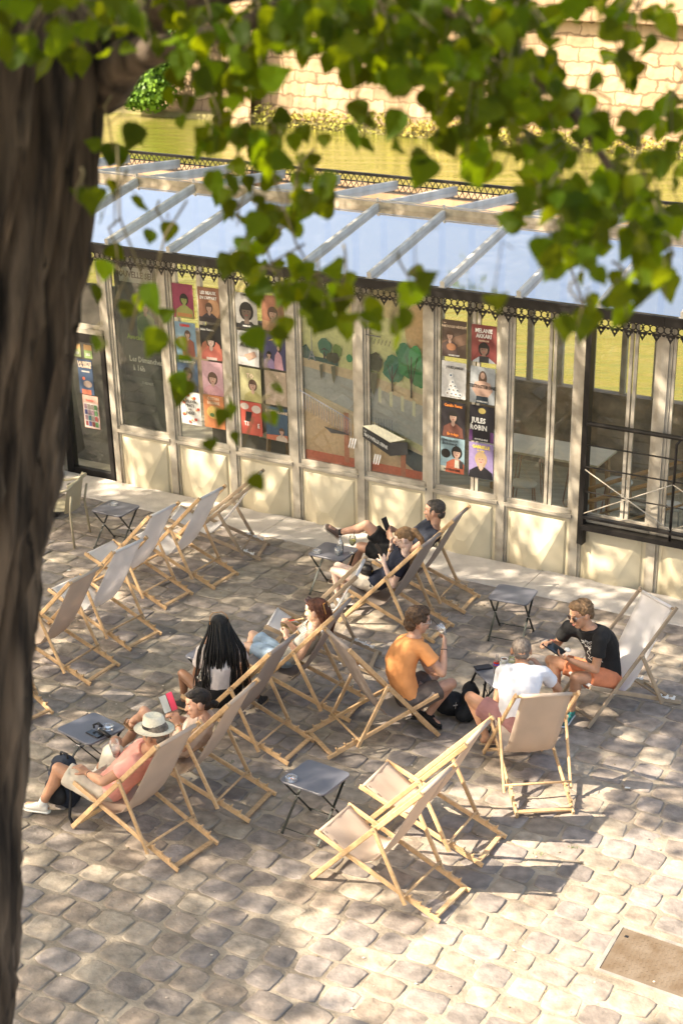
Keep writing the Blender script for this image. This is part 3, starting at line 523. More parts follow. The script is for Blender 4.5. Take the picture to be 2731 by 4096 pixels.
PP = [
 (5, 0, 0, (.12, .075, .05), [('p', (.22, .12, .07), [(-.5, -.1), (.5, .2), (.5, -.1), (-.5, -.4)]), ('bust', 0, -.18, .08, .55, SK, BRN, (.1, .06, .05)), ('e', (.35, .14, .05), -.12, -.22, .2, .1)], [('Les', -.38, .40, .06, 'ink_cream'), ('PARTICULES HÉSITENT', 0, .30, .085, 'ink_cream'), ('NOUVELLE SEINE', 0, -.46, .05, 'ink_white')], 'brown poster of a guitarist with cream title PARTICULES'),
 (5, 1, 0, (.20, .03, .025), [('p', (.28, .05, .04), [(-.5, -.5), (.1, .2), (.5, 0), (.5, .5), (-.5, .5)]), ('bust', 0, .0, -.14, .75, SKD, BL, (.35, .38, .42)), ('r', (.03, .03, .03), -.18, -.5, .2, -.33)], [('MELANIE', 0, .30, .15, 'ink_white'), ('AKKARI', 0, .16, .15, 'ink_white'), ('PERSEPHONE', 0, .06, .06, 'ink_cream')], 'dark red poster with white title MELANIE AKKARI over a seated figure'),
 (5, 0, 1, (.66, .65, .63), [('e', (.8, .8, .78), -.25+.17*i+.07*j, -.38+.11*j, .09, .06) for j in range(4) for i in range(4-j)]+[('e', (.05, .12, .2) if (i+j) % 2 else (.2, .1, .03), -.24+.17*i+.07*j, -.38+.11*j, .035, .022) for j in range(4) for i in range(4-j)]+[('e', (.8, .8, .78), -.1, .13, .09, .06), ('e', (.05, .15, .3), -.1, .13, .04, .028)], [('JOLIES JAMBES', .05, .32, .095, 'ink_black'), ('NOUVELLE SEINE', .1, -.47, .05, 'ink_black')], 'white poster covered in eyeballs with black title JOLIES JAMBES'),
 (5, 1, 1, (.33, .36, .38), [('e', BRN, 0, .18, .17, .22), ('p', SK, [(-.42, -.12), (-.3, .08), (-.08, .12), (.08, .12), (.3, .08), (.42, -.12), (.22, -.32), (-.22, -.32)]), ('e', SK, 0, .26, .09, .09), ('p', (.03, .05, .07), [(-.23, -.3), (.23, -.3), (.26, -.5), (-.26, -.5)])], [('TESTOSTERONE', 0, -.08, .13, 'ink_black'), ('NOUVELLE SEINE', 0, -.46, .05, 'ink_white')], 'grey poster of a figure with hands on hips titled TESTOSTERONE'),
 (5, 0, 2, (.025, .02, .025), [('bust', 0, 0, .08, .7, SK, BL, (.16, .05, .03))], [('Camille Fievez', 0, .36, .11, 'ink_orange'), ('En rodage', 0, -.44, .10, 'ink_orange')], 'black poster with orange title Camille Fievez'),
 (5, 1, 2, (.02, .018, .025), [('e', (.5, .38, .06), 0, .36, .15, .08), ('r', (.10, .02, .14), -.5, -.5, -.36, -.2), ('r', (.10, .02, .14), .36, -.5, .5, -.2)], [('JULES', -.12, .02, .2, 'ink_white'), ('ROBIN', -.12, -.18, .2, 'ink_white'), ('NOUVELLE SEINE', 0, -.46, .06, 'ink_white')], 'black poster with large white title JULES ROBIN'),
 (5, 0, 3, (.22, .36, .42), [('r', (.55, .52, .38), -.5, -.5, .5, -.34), ('e', BL, -.28, .03, .2, .13), ('bust', 0, .18, .1, .75, SK, BL, (.5, .09, .02)), ('p', (.6, .55, .42), [(.12, -.12), (.28, -.12), (.3, -.34), (.1, -.34)]), ('p', (.05, .04, .04), [(.3, -.1), (.45, -.14), (.45, -.34), (.32, -.34)])], [('KEVIN BAGOT', -.12, .38, .095, 'ink_black'), ('EN RODAGE', -.12, .29, .095, 'ink_black'), ('NOUVELLE SEINE', 0, -.44, .075, 'ink_black')], 'pale blue poster of a bearded man in an orange jacket titled KEVIN BAGOT'),
 (5, 1, 3, (.28, .20, .45), [('e', BLO, 0, -.02, .2, .22), ('bust', 0, 0, .05, .85, SK, BLO, (.015, .015, .02)), ('r', (.015, .015, .02), -.42, -.5, .42, -.35)], [('GABRIELLE', 0, .35, .13, 'ink_yellow'), ('En rodage', 0, .27, .06, 'ink_yellow')], 'violet poster of a fair-haired woman in black with yellow title GABRIELLE'),
 (1, 0, 0, (.30, .02, .08), [('bust', 0, .05, .05, .7, (.25, .3, .05), BL, (.3, .3, .05)), ('r', (.5, .2, .03), -.3, -.45, .4, -.35)], [], 'crimson poster with an olive-green figure and orange strip'),
 (1, 1, 0, (.28, .11, .05), [('e', (.5, .25, .1), .2, -.1, .3, .3), ('bust', 0, 0, -.08, .6, SK, BRN, (.05, .04, .05)), ('r', (.04, .03, .03), -.5, -.5, .5, -.36)], [('LES BEAUX', 0, .30, .13, 'ink_white'), ("EN L'APPART", 0, .16, .12, 'ink_white')], 'rust-brown poster with white title LES BEAUX in the second window from the left'),
 (1, 0, 1, (.16, .30, .42), [('e', (.35, .1, .05), -.1, -.08, .38, .15), ('bust', 0, .1, .15, .5, SK, BRN, (.3, .08, .04))], [('DEMAIN', 0, .37, .11, 'ink_red')], 'sky-blue poster with reclining figures and red title'),
 (1, 1, 1, (.02, .02, .02), [('r', (.6, .14, .07), -.5, -.5, .5, -.14), ('e', (.6, .14, .07), 0, -.12, .45, .2), ('bust', 0, 0, .05, .75, (.6, .42, .34), BL, (.5, .1, .06)), ('r', (.55, .42, .36), -.25, -.5, .25, -.42)], [('Adele Numero', -.12, .36, .09, 'ink_white')], 'black and coral poster of a woman with a short black fringe'),
 (1, 0, 2, (.05, .10, .18), [('bust', 0, 0, .02, .8, SKD, BL, (.03, .03, .04))], [('OU LA MORT ?', 0, .36, .10, 'ink_white')], 'deep blue poster of a man scratching his head'),
 (1, 1, 2, (.60, .33, .38), [('bust', 0, 0, .0, .8, SK, BRN, (.55, .22, .28)), ('e', (.6, .28, .33), 0, -.36, .45, .13)], [], 'pink poster of a long-haired woman in pink'),
 (1, 0, 3, (.72, .70, .64), [('e', (.65, .07, .02), .4*cos(i*.9)*(.9+.1*sin(i*3)), .42*sin(i*.9), .06, .045) for i in range(14)]+[('e', (.75, .35, .03), .3*cos(i*1.3+1), .36*sin(i*1.3+1), .04, .03) for i in range(7)], [('AUGUSTIN', 0, .18, .12, 'ink_black'), ('PIRATE', 0, .06, .12, 'ink_black'), ('DES', 0, -.05, .08, 'ink_black'), ('INDES', 0, -.17, .13, 'ink_black')], 'white poster with red and orange drawings titled AUGUSTIN PIRATE DES INDES'),
 (1, 1, 3, (.66, .20, .03), [('e', (.7, .45, .05), 0, -.02, .36, .2), ('p', (.75, .6, .08), [(-.1, .1), (.1, -.02), (.38, .08), (.3, -.12), (.05, -.16)]), ('e', (.06, .2, .05), -.1, -.1, .12, .06)], [('COTON', 0, .36, .13, 'ink_cream'), ('BANANE', 0, .23, .13, 'ink_cream')], 'orange poster with a bunch of bananas titled BANANE'),
 (2, 0, 0, (.48, .46, .42), [('bust', 0, 0, -.02, 1.1, (.16, .11, .08), BL, (.03, .03, .03)), ('r', (.03, .03, .03), -.5, -.5, .5, -.38)], [('COMPLEXE', 0, .42, .08, 'ink_black'), ('MARIE-LINE', 0, -.46, .06, 'ink_white')], 'black and white poster of a face in glasses'),
 (2, 1, 0, (.38, .14, .06), [('bust', 0, 0, 0, .8, SK, BRN, (.3, .1, .06)), ('p', (.5, .25, .1), [(-.5, -.5), (.5, -.5), (.5, -.3), (-.5, -.2)])], [], 'terracotta poster half hidden by leaves'),
 (2, 0, 1, (.62, .60, .57), [('bust', 0, -.22, .26, .4, SK, BL, (.4, .38, .36)), ('p', (.5, .3, .2), [(-.2, -.2), (.3, -.05), (.4, -.2), (.0, -.35)])], [('HORS', .25, .34, .08, 'ink_black'), ('PISTE', .25, .26, .08, 'ink_black'), ('AUBREY', 0, .04, .17, 'ink_black')], 'white poster with bold black title AUBREY'),
 (2, 1, 1, (.05, .05, .14), [('p', (.5, .24, .3), [(-.05, -.5), (.4, -.5), (.32, -.1), (.15, .05), (.02, -.1)]), ('e', (.04, .03, .03), .22, .12, .1, .12), ('e', SK, .18, .12, .06, .07), ('bust', 0, -.25, -.1, .4, SK, BL, (.3, .2, .4)), ('p', (.6, .4, .05), [(-.3, .3), (0, .4), (-.05, .34)])], [], 'midnight blue poster of a woman in a pink gown'),
 (2, 0, 2, (.50, .46, .20), [('bust', 0, .1, 0, .7, SK, BRN, (.4, .36, .1))], [('TO', 0, .2, .2, 'ink_cream')], 'mustard poster below the AUBREY one'),
 (2, 1, 2, (.44, .33, .22), [('e', (.55, .42, .3), 0, -.1, .45, .3)], [('O', .1, .30, .12, 'ink_cream')], 'sand-coloured poster with a rough texture'),
 (2, 0, 3, (.56, .06, .025), [('e', (.6, .5, .42), -.3, .35, .2, .1), ('e', (.6, .5, .42), .25, .3, .22, .12), ('p', BL, [(-.3, -.1), (-.05, -.1), (.05, .2), (-.25, .2)])], [('T.I.', -.22, -.22, .17, 'ink_white'), ('E', .33, -.25, .17, 'ink_white')], 'red poster with white letters T.I. E'),
 (2, 1, 3, (.04, .09, .15), [('p', (.5, .12, .04), [(-.5, -.5), (.5, -.5), (.5, -.3), (-.5, -.36)]), ('bust', 0, .22, -.2, .45, SK, BRN, (.5, .4, .3))], [('ROMTE LALANNE', 0, .33, .11, 'ink_cream')], 'navy poster with pale title and orange foot'),
]
for bay, c, r, bg, sh, tx, lab in PP:
    random.seed(bay*100+c*10+r)
    poster(bay+(.31, .71)[c]+R(-.008, .008), ROWS[r]+(0 if bay == 5 else .0)+R(-.012, .012), PW, PH, bg, sh, tx, lab, rot=R(-.02, .02), o=-.003)
random.seed(21)
poster(.50, 2.30, .60, 1.55, (.035, .045, .05), [('r', (.40, .44, .42), -.48, .34, .4, .47), ('e', (.05, .12, .09), .1, .05, .26, .2), ('bust', 0, .15, .14, .4, SK, BL, (.15, .3, .05)), ('e', (.07, .2, .05), .12, -.02, .2, .08)],
       [('NOUVELLE SEINE', 0, .385, .075, 'ink_black'), ('Avocado Brunch', .08, -.16, .065, 'ink_green'), ('Les Dimanches', .08, -.36, .07, 'ink_white'), ('à 16h', -.12, -.44, .07, 'ink_white')], 'tall dark poster headed NOUVELLE SEINE with green lettering', o=.09, grp='posters taped inside the pavilion windows')
pz = lettering('PHENIX', .055, M['ink_white'], pav, B(.55, .085, 1.44), BD, BU)
# left entrance with its dark door and posters
dr = empty('entrance_door', BP(-.35, 0, 0), label='dark-framed glass entrance door at the left end of the pavilion', cat='door'); do = V(dr.location)
fd = lambda t, o, z: BP(t, o, z)-do
g = MB(); bbox(g, -.92, -.80, -.05, .06, -.05, 2.06, f=fd); bbox(g, -.13, -.065, -.05, .06, -.05, 2.06, f=fd); bbox(g, -.80, -.13, -.04, .05, 1.93, 2.06, f=fd); bbox(g, -.80, -.13, -.04, .05, -.05, .07, f=fd); g.build('frame', M['iron'], dr)
g = MB(); g.poly([fd(-.8, .0, .07), fd(-.13, .0, .07), fd(-.13, .0, 1.93), fd(-.8, .0, 1.93)]); g.build('pane', M['winglass'], dr)
g = MB(); bbox(g, -.99, -.925, -.05, .05, -.05, ZE-.1, f=fd); g.build('door_post', M['post'], dr)
g = MB(); bbox(g, -.92, -.065, -.05, .06, 2.063, 2.13, f=fd); g.build('transom', M['post'], dr)
tw = empty('transom_window', BP(-.5, 0, 2.14), label='clear window above the dark entrance door', cat='window'); do2 = V(tw.location)
f2 = lambda t, o, z: BP(t, o, z)-do2
g = MB(); bbox(g, -.92, -.88, 0, .04, 2.135, ZE-.05, f=f2); bbox(g, -.12, -.08, 0, .04, 2.135, ZE-.05, f=f2); bbox(g, -.88, -.12, 0, .04, 2.135, 2.18, f=f2); g.build('frame', M['post'], tw)
g = MB(); g.poly([f2(-.88, .02, 2.18), f2(-.12, .02, 2.18), f2(-.12, .02, ZE-.05), f2(-.88, .02, ZE-.05)]); g.build('pane', M['winglass'], tw)
poster(-.46, 1.43, .24, .50, (.04, .08, .16), [('e', (.65, .12, .03), -.15, -.05, .09, .05), ('p', (.5, .12, .05), [(-.35, -.5), (.3, -.5), (.3, -.36), (-.35, -.36)]), ('e', (.35, .25, .2), .1, -.2, .3, .1), ('r', (.5, .45, .4), -.25, .14, .3, .18)], [('LAURETTE', 0, .36, .12, 'ink_cream'), ('LALANNE', 0, .27, .12, 'ink_cream')], 'blue and orange poster on the dark entrance door', o=-.006)
poster(-.42, .93, .26, .48, (.62, .36, .26), [('r', (.7, .62, .56), -.46, -.47, .46, .26)]+[('r', random.choice([(.03, .03, .05), (.3, .05, .05), (.05, .2, .25), (.35, .2, .25), (.1, .25, .08), (.08, .08, .25), (.3, .25, .2)]), -.42+.22*i, -.44+.175*j, -.24+.22*i, -.29+.175*j) for i in range(4) for j in range(4)], [('Spectacles', 0, .34, .08, 'ink_red')], 'programme poster with a grid of sixteen small pictures on the entrance door', o=-.006)
poster(-.58, 1.80, .13, .19, (.35, .42, .15), [('r', (.6, .35, .1), -.5, .1, .5, .5)], [('2023', 0, -.3, .25, 'ink_white')], 'left-hand small green flyer reading 2023 on the entrance door', o=-.006)
poster(-.38, 1.80, .13, .19, (.3, .45, .12), [('r', (.55, .30, .08), -.5, .1, .5, .5)], [('2025', 0, -.3, .25, 'ink_white')], 'right-hand small green flyer reading 2025 on the entrance door', o=-.006)
# ---------------------------------------------------------------- the mural in the two middle windows
mu = empty('mural', BP(4, .06, ZS+.05), label='illustrated window mural of a river quay with trees, tower, railings and a black awning', cat='mural'); mo = V(mu.location)
g = MB(); ly = [0]
MT0, MT1, MZ0, MZ1 = 3.09, 4.91, ZS+.05, ZE-.08
def mpt(x, y, d=None): return BP(MT0+(MT1-MT0)*x, .06-(ly[0] if d is None else d), MZ0+(MZ1-MZ0)*y)-mo
def mpoly(col, ps): ly[0] += .0012; col = tuple(min(.85, c*1.6+.02) for c in col); g.poly([mpt(x, y) for x, y in ps], col)
def mell(col, x, y, rx, ry, n=16, j=.0): mpoly(col, [(x+rx*cos(2*pi*i/n)*(1+R(-j, j)), y+ry*sin(2*pi*i/n)*(1+R(-j, j))) for i in range(n)])
mpoly((.70, .50, .32), [(0, 0), (1, 0), (1, 1), (0, 1)])
mpoly((.74, .55, .30), [(0, .52), (1, .52), (1, .84), (0, .84)])
mpoly((.70, .44, .28), [(0, .84), (1, .84), (1, 1), (0, 1)])
mell((.70, .36, .20), .93, .80, .10, .13); mell((.70, .52, .28), .1, .86, .3, .08)
mpoly((.03, .09, .10), [(0, .62), (.04, .64), (.10, .58), (.30, .575), (.30, .545), (0, .565)])
mpoly((.55, .42, .32), [(0, .565), (.5, .53), (1, .46), (1, .40), (.5, .475), (0, .52)])           # parapet
mpoly((.34, .35, .38), [(0, .52), (.5, .475), (1, .40), (1, .18), (.6, .27), (0, .40)])             # roadway
for i in range(5): mpoly((.62, .54, .42), [(.62+.09*i, .47-.014*i), (.645+.09*i, .466-.014*i), (.645+.09*i, .385-.015*i), (.62+.09*i, .39-.015*i)])
mpoly((.58, .44, .34), [(0, .40), (.6, .27), (1, .14), (1, .05), (.5, .22), (0, .345)])
mpoly((.66, .40, .29), [(0, .345), (.5, .22), (1, .02), (1, 0), (0, 0)])
mpoly((.07, .09, .12), [(.80, .17), (1, .13), (1, .0), (.83, .08)])
mpoly((.50, .15, .10), [(0, .0), (1, -.0), (1, .045), (0, .055)]); mpoly((.45, .20, .14), [(.34, .02), (.38, .02), (.38, .3), (.34, .3)]); mpoly((.45, .20, .14), [(.80, .0), (.84, .0), (.84, .15), (.80, .15)])
for x, y, s_, c_ in ((.20, .64, .055, (.04, .16, .12)), (.30, .63, .04, (.12, .20, .04)), (.24, .59, .03, (.06, .06, .03)), (.28, .59, .035, (.05, .05, .03)), (.40, .60, .025, (.02, .22, .10)), (.60, .60, .06, (.05, .055, .03)), (.75, .58, .085, (.02, .17, .12)), (.88, .62, .10, (.015, .22, .08)), (.83, .67, .06, (.02, .19, .09)), (.95, .56, .07, (.02, .20, .07))):
    mell(c_, x, y, s_, s_*.85, 18, .13)
mell((.02, .28, .09), .92, .66, .05, .06, 14, .1)
for x, y0, y1 in ((.74, .46, .60), (.89, .44, .66), (.20, .58, .62)):
    mpoly((.03, .02, .02), [(x-.008, y0), (x+.008, y0), (x+.003, y1), (x-.003, y1)])
    mpoly((.03, .02, .02), [(x, y0+.05), (x+.05, y1), (x+.045, y1), (x-.004, y0+.06)]); mpoly((.03, .02, .02), [(x, y0+.05), (x-.04, y1), (x-.036, y1), (x+.004, y0+.06)])
for x, s_ in ((.17, .6), (.27, .8), (.59, 1.4)): mpoly((.05, .05, .03), [(x-.02*s_, .545), (x+.028*s_, .55), (x+.02*s_, .50-.02*s_), (x+.004*s_, .49-.05*s_), (x-.012*s_, .5-.02*s_)])
# tower with four splayed legs
tc_ = (.10, .11, .12)
mpoly(tc_, [(.096, .60), (.104, .60), (.1015, .74), (.0985, .74)]); mpoly(tc_, [(.09, .60), (.11, .60), (.112, .61), (.088, .61)]); mpoly(tc_, [(.065, .56), (.078, .56), (.097, .605), (.09, .605)]); mpoly(tc_, [(.135, .56), (.122, .56), (.103, .605), (.11, .605)]); mpoly(tc_, [(.078, .58), (.122, .58), (.12, .587), (.08, .587)])
for i in range(9): mpoly((.03, .03, .03), [(.48+.03*i, .70), (.484+.03*i, .70), (.50+.03*i, .73), (.496+.03*i, .73)])
mpoly((.03, .03, .03), [(.44, .745), (.66, .74), (.66, .746), (.44, .751)]); mpoly((.03, .03, .03), [(.55, .745), (.555, .745), (.545, .80), (.54, .80)])
# railings
for i in range(19): x = .02+.022*i; y = .345-.0040*i*1.5; mpoly((.09, .10, .13), [(x, y-.055), (x+.004, y-.055), (x+.004, y+.04), (x, y+.04)])
mpoly((.09, .10, .13), [(0, .39), (.42, .272), (.42, .278), (0, .396)]); 
for i in range(8): x = .60+.022*i; mpoly((.09, .10, .13), [(x, .23), (x+.004, .23), (x+.004, .31), (x, .315)])
mpoly((.015, .015, .015), [(.20, .215), (.38, .20), (.42, .19), (.26, .185)])
# awning
mpoly((.55, .50, .38), [(.52, .255), (.62, .275), (.86, .22), (.74, .19)]); mpoly((.012, .012, .012), [(.52, .252), (.74, .187), (.74, .115), (.52, .195)]); mpoly((.02, .02, .02), [(.74, .187), (.88, .21), (.88, .14), (.74, .115)])
for cx, cy in ((.40, .12), (.60, .055)):
    for i in range(3): mpoly((.7, .68, .64), [(cx+.02*i, cy), (cx+.008+.02*i, cy), (cx+.03+.02*i, cy+.055), (cx+.02+.02*i, cy+.06)])
g.build('picture', M['print'], mu)
dd = ((BP(MT0+(MT1-MT0)*.74, 0, MZ0+(MZ1-MZ0)*.187)-BP(MT0+(MT1-MT0)*.52, 0, MZ0+(MZ1-MZ0)*.252))).normalized()
lettering('LA', .03, M['ink_white'], mu, mpt(.545, .228, ly[0]+.003), dd, BU); lettering('NOUVELLE SEINE', .062, M['ink_white'], mu, mpt(.63, .178, ly[0]+.003), dd, BU, bold=.001, sx=.72)
g = MB(); g.poly([mpt(0, 0, -.01), mpt(0, 1, -.01), mpt(1, 1, -.01), mpt(1, 0, -.01)]); g.build('backing', M['ink_cream'], mu)
# ---------------------------------------------------------------- inside the pavilion
pt_ = mat('pale tabletop', (.62, .56, .40), .35, var=.05); ow = mat('oak legs', (.42, .25, .10), .5, var=.15)
def dtable(t, o, L, W, h, label, z0=-.2):
    e = empty('long_table', BP(t, o, z0), label=label, cat='table'); eo = V(e.location); f = lambda a, b, c: BP(a, b, c)-eo
    g = MB(); bbox(g, t-L/2, t+L/2, o-W/2, o+W/2, z0+h-.03, z0+h, f=f); g.build('top', pt_, e)
    for a in (-1, 1):
        for b in (-1, 1):
            g = MB(); g.bar(f(t+a*(L/2-.1), o+b*(W/2-.1), z0+h-.03), f(t+a*(L/2-.06), o+b*(W/2-.06), z0), .05, .05); g.build('leg', ow, e)
dtable(5.7, 2.0, 1.9, .75, 1.05, 'long pale high table seen through the windows beside the poster wall')
dtable(2.4, 1.5, 1.5, .7, .8, 'white table standing inside behind the red poster')
def stool(t, o, label, top=(.62, .62, .58), wire=(.30, .13, .07)):
    z0 = -.2; e = empty('bar_stool', BP(t, o, z0), label=label, cat='stool', group='stools inside the pavilion'); eo = V(e.location)
    g = MB(); g.lathe([(0, .74), (.17, .74), (.18, .76), (.17, .775), (0, .775)], (0, 0, 0), 16); g.build('seat', mat('stool seat', top, .4), e, True)
    for s_ in (-1, 1):
        g = MB(); g.tube([(s_*.13, -.13, .74), (s_*.2, -.2, 0), (s_*.2, .2, 0), (s_*.13, .13, .74)], .009, 6); g.tube([(s_*.17, -.17, .3), (s_*.17, .17, .3)], .007, 6); g.build('leg_frame', mat('stool wire', wire, .4, metal=.4), e)
for i, (t, o) in enumerate(((5.2, 1.2), (5.75, 1.2), (5.2, 2.75), (6.0, 2.75), (6.85, 1.9), (7.35, 1.2), (7.75, 1.35), (8.4, 1.3))):
    stool(t, o, ['copper-legged stool behind the violet poster', 'copper-legged stool in front of the pale high table', 'pale stool behind the table, left', 'pale stool behind the table, right', 'round pale stool at the right end of the long table', 'steel stool just right of the black iron post', 'steel stool behind the sloping handrail', 'steel stool near the right edge of the photo'][i], wire=(.3, .13, .07) if i < 5 else (.4, .4, .4))
e = empty('round_table', BP(5.28, .55, -.2), label='round wooden table top low behind the posters', cat='table'); g = MB(); g.lathe([(0, .70), (.36, .70), (.37, .715), (.36, .73), (0, .73)], n=24); g.build('top', mat('oak top', (.5, .36, .2), .4, var=.12, stretch=(1, 8, 1)), e, True)
g = MB(); g.tube([(0, 0, 0), (0, 0, .7)], .03, 8); g.lathe([(0, 0), (.2, 0), (.2, .015), (0, .03)], n=16); g.build('stand', M['iron'], e, True)
e = empty('wooden_bin', BP(7.55, .9, -.2), label='dark crate standing inside behind the iron railing', cat='crate'); g = MB(); g.box((0, 0, .42), (.42, .5, .84), BE); g.build('body', mat('dark crate', (.07, .06, .05), .6, var=.4), e); g = MB(); 
for i in range(4): g.box((0, 0, .86+.0*i), (.40, .05, .03), BE) if i == 0 else g.box((BN.x*(-.18+.12*i), BN.y*(-.18+.12*i), .87), (.40, .03, .03), BE)
g.build('slats', M['rafter'], e)
e = empty('gangway', BP(8.9, 1.2, -.2), label='sloping boarding gangway with wooden handrails inside behind the glass', cat='gangway'); eo = V(e.location); f = lambda a, b, c: BP(a, b, c)-eo
for o in (.5, 1.35):
    g = MB(); g.tube([f(6.4, o, .5), f(8.2, o, 1.35), f(10.8, o, 2.6)], .028, 8); g.tube([f(6.4, o, .1), f(10.8, o, 2.2)], .016, 6)
    for t in (6.6, 7.5, 8.4, 9.3, 10.2): g.tube([f(t, o, -.1+.4*(t-6.4)/1.0*.5), f(t, o, .55+.47*(t-6.4))], .014, 6)
    g.build('handrail', ow, e)
g = MB(); 
for i in range(26): g.bar(f(7.6+.12*i, .5, -.1+.045*i), f(7.6+.12*i, 1.35, -.1+.045*i), .10, .02)
g.build('treads', mat('tread steel', (.10, .10, .10), .6, metal=.3, var=.4), e)
g = MB(); 
for i in range(30):
    a = 8.1+.08*i; g.tube([f(a, .46, .3+.047*8*(a-8.1)), f(a+.5, .46, 1.1+.047*8*(a-8.1))], .003, 3); g.tube([f(a+.5, .46, .3+.047*8*(a-8.1)), f(a, .46, 1.1+.047*8*(a-8.1))], .003, 3)
g.build('mesh_infill', M['rafter'], e)
# ---------------------------------------------------------------- iron post and balustrade in front, right
bal = empty('balustrade', BP(7.1, -.16, 0), label='black iron post and cross-braced balustrade in front of the right-hand windows', cat='railing'); bo = V(bal.location); f = lambda a, b, c: BP(a, b, c)-bo
g = MB(); bbox(g, 7.07, 7.125, -.13, -.04, .45, ZE-.06, f=f); bbox(g, 7.13, 7.15, -.16, -.02, .45, ZE-.06, f=f); g.build('post', M['iron'], bal)
for z, r in ((1.98, .028), (1.72, .010), (1.45, .010), (1.14, .009)):
    g = MB(); g.tube([f(7.14, -.15, z), f(12, -.15, z)], r, 10); g.build('rail', M['iron'], bal, True)
for t in (8.25, 9.4, 10.55):
    g = MB(); g.tube([f(t, -.15, .7), f(t, -.15, 1.90), f(t+.05, -.15, 1.97)], .016, 8); g.build('upright', M['iron'], bal, True)
for a, b in ((7.15, 8.25), (8.25, 9.4), (9.4, 10.55), (10.55, 11.7)):
    g = MB(); g.tube([f(a, -.15, .86), f(b, -.15, 1.42)], .007, 6); g.tube([f(a, -.17, 1.42), f(b, -.17, .86)], .007, 6); g.build('cross_brace', M['post'], bal, True)
g = MB(); bbox(g, 7.14, 12, -.19, -.06, .66, .72, f=f); bbox(g, 7.14, 12, -.17, -.1, .80, .83, f=f); g.build('base_beam', M['iron'], bal)
# iron rod corner bracket on the roof at left
g = MB(); g.tube([B(-.1, -.16, ZE+.02), B(-.1, -.16, ZE+.13), B(-.85, -.16, ZE+.13), B(-.85, -.16, ZE+.02)], .012, 6); g.build('gutter_bracket', M['iron'], pav)
# dark counter, chalk board and bin by the entrance
e = empty('menu_stand', QP(-1.42, -.35), BE, label='black chalkboard stand with white leaf drawings beside the entrance', cat='menu stand'); g = MB(); g.box((0, 0, .62), (.62, .45, 1.24)); g.build('board', mat('chalk black', (.018, .018, .02), .7, var=.4), e)
g = MB()
for i in range(16): z = .95-.03*i; x = .1+.04*sin(i*.9); g.box((x, -.229, z), (.03, .004, .006)); g.box((x+.02, -.229, z+.01), (.006, .004, .02))
for i in range(7): g.box((.16+.012*i, -.229, 1.02+.02*(i % 3)), (.008, .004, .03))
g.build('chalk_drawing', M['ink_white'], e)
e2 = empty('leaflet_rack', QP(-1.40, -.35, 1.241), BE, label='stack of colourful leaflets on top of the black chalkboard stand', cat='leaflets'); g = MB()
for i in range(9): g.box((R(-.2, .2), R(-.12, .12), .008+.012*i), (.16, .22, .01), R(-.5, .5), col=random.choice([(.6, .6, .58), (.1, .08, .3), (.5, .2, .08), (.35, .1, .3), (.7, .7, .7)]))
for i in range(3): g.box((.0+.1*i, .14, .20), (.09, .01, .2), col=[(.2, .1, .4), (.1, .1, .3), (.3, .1, .3)][i])
g.build('leaflets', M['print'], e2)
e = empty('barrier_chain', QP(-1.05, -.40, .8), label='thin metal chain hanging beside the entrance door', cat='chain'); g = MB()
for i in range(20):
    u = i/19; p = V((-.25+.38*u, 0, .25-.32*sin(pi*u)*.8+.1*u)); g.lathe([(.010, -.003), (.014, 0), (.010, .003), (.008, 0), (.010, -.003)], p, 8, sx=1.3, axis=Matrix.Rotation(pi/2*(i % 2), 3, 'X'))
g.build('links', M['steel'], e, True)
e = empty('planter_bin', V((-3.95, 19.35, 0)), BE, label='black octagonal slatted bin beside the beige armchair', cat='bin'); g = MB(); g.lathe([(.0, .02), (.36, .02), (.36, .06), (.27, .08), (.27, .78), (.30, .80), (.28, .86), (.15, .95), (0, .96)], n=8); g.build('body', M['black'], e)
g = MB(); 
for i in range(22): g.lathe([(.272, .12+.03*i), (.278, .125+.03*i), (.272, .13+.03*i)], n=8)
g.build('slats', M['black'], e)
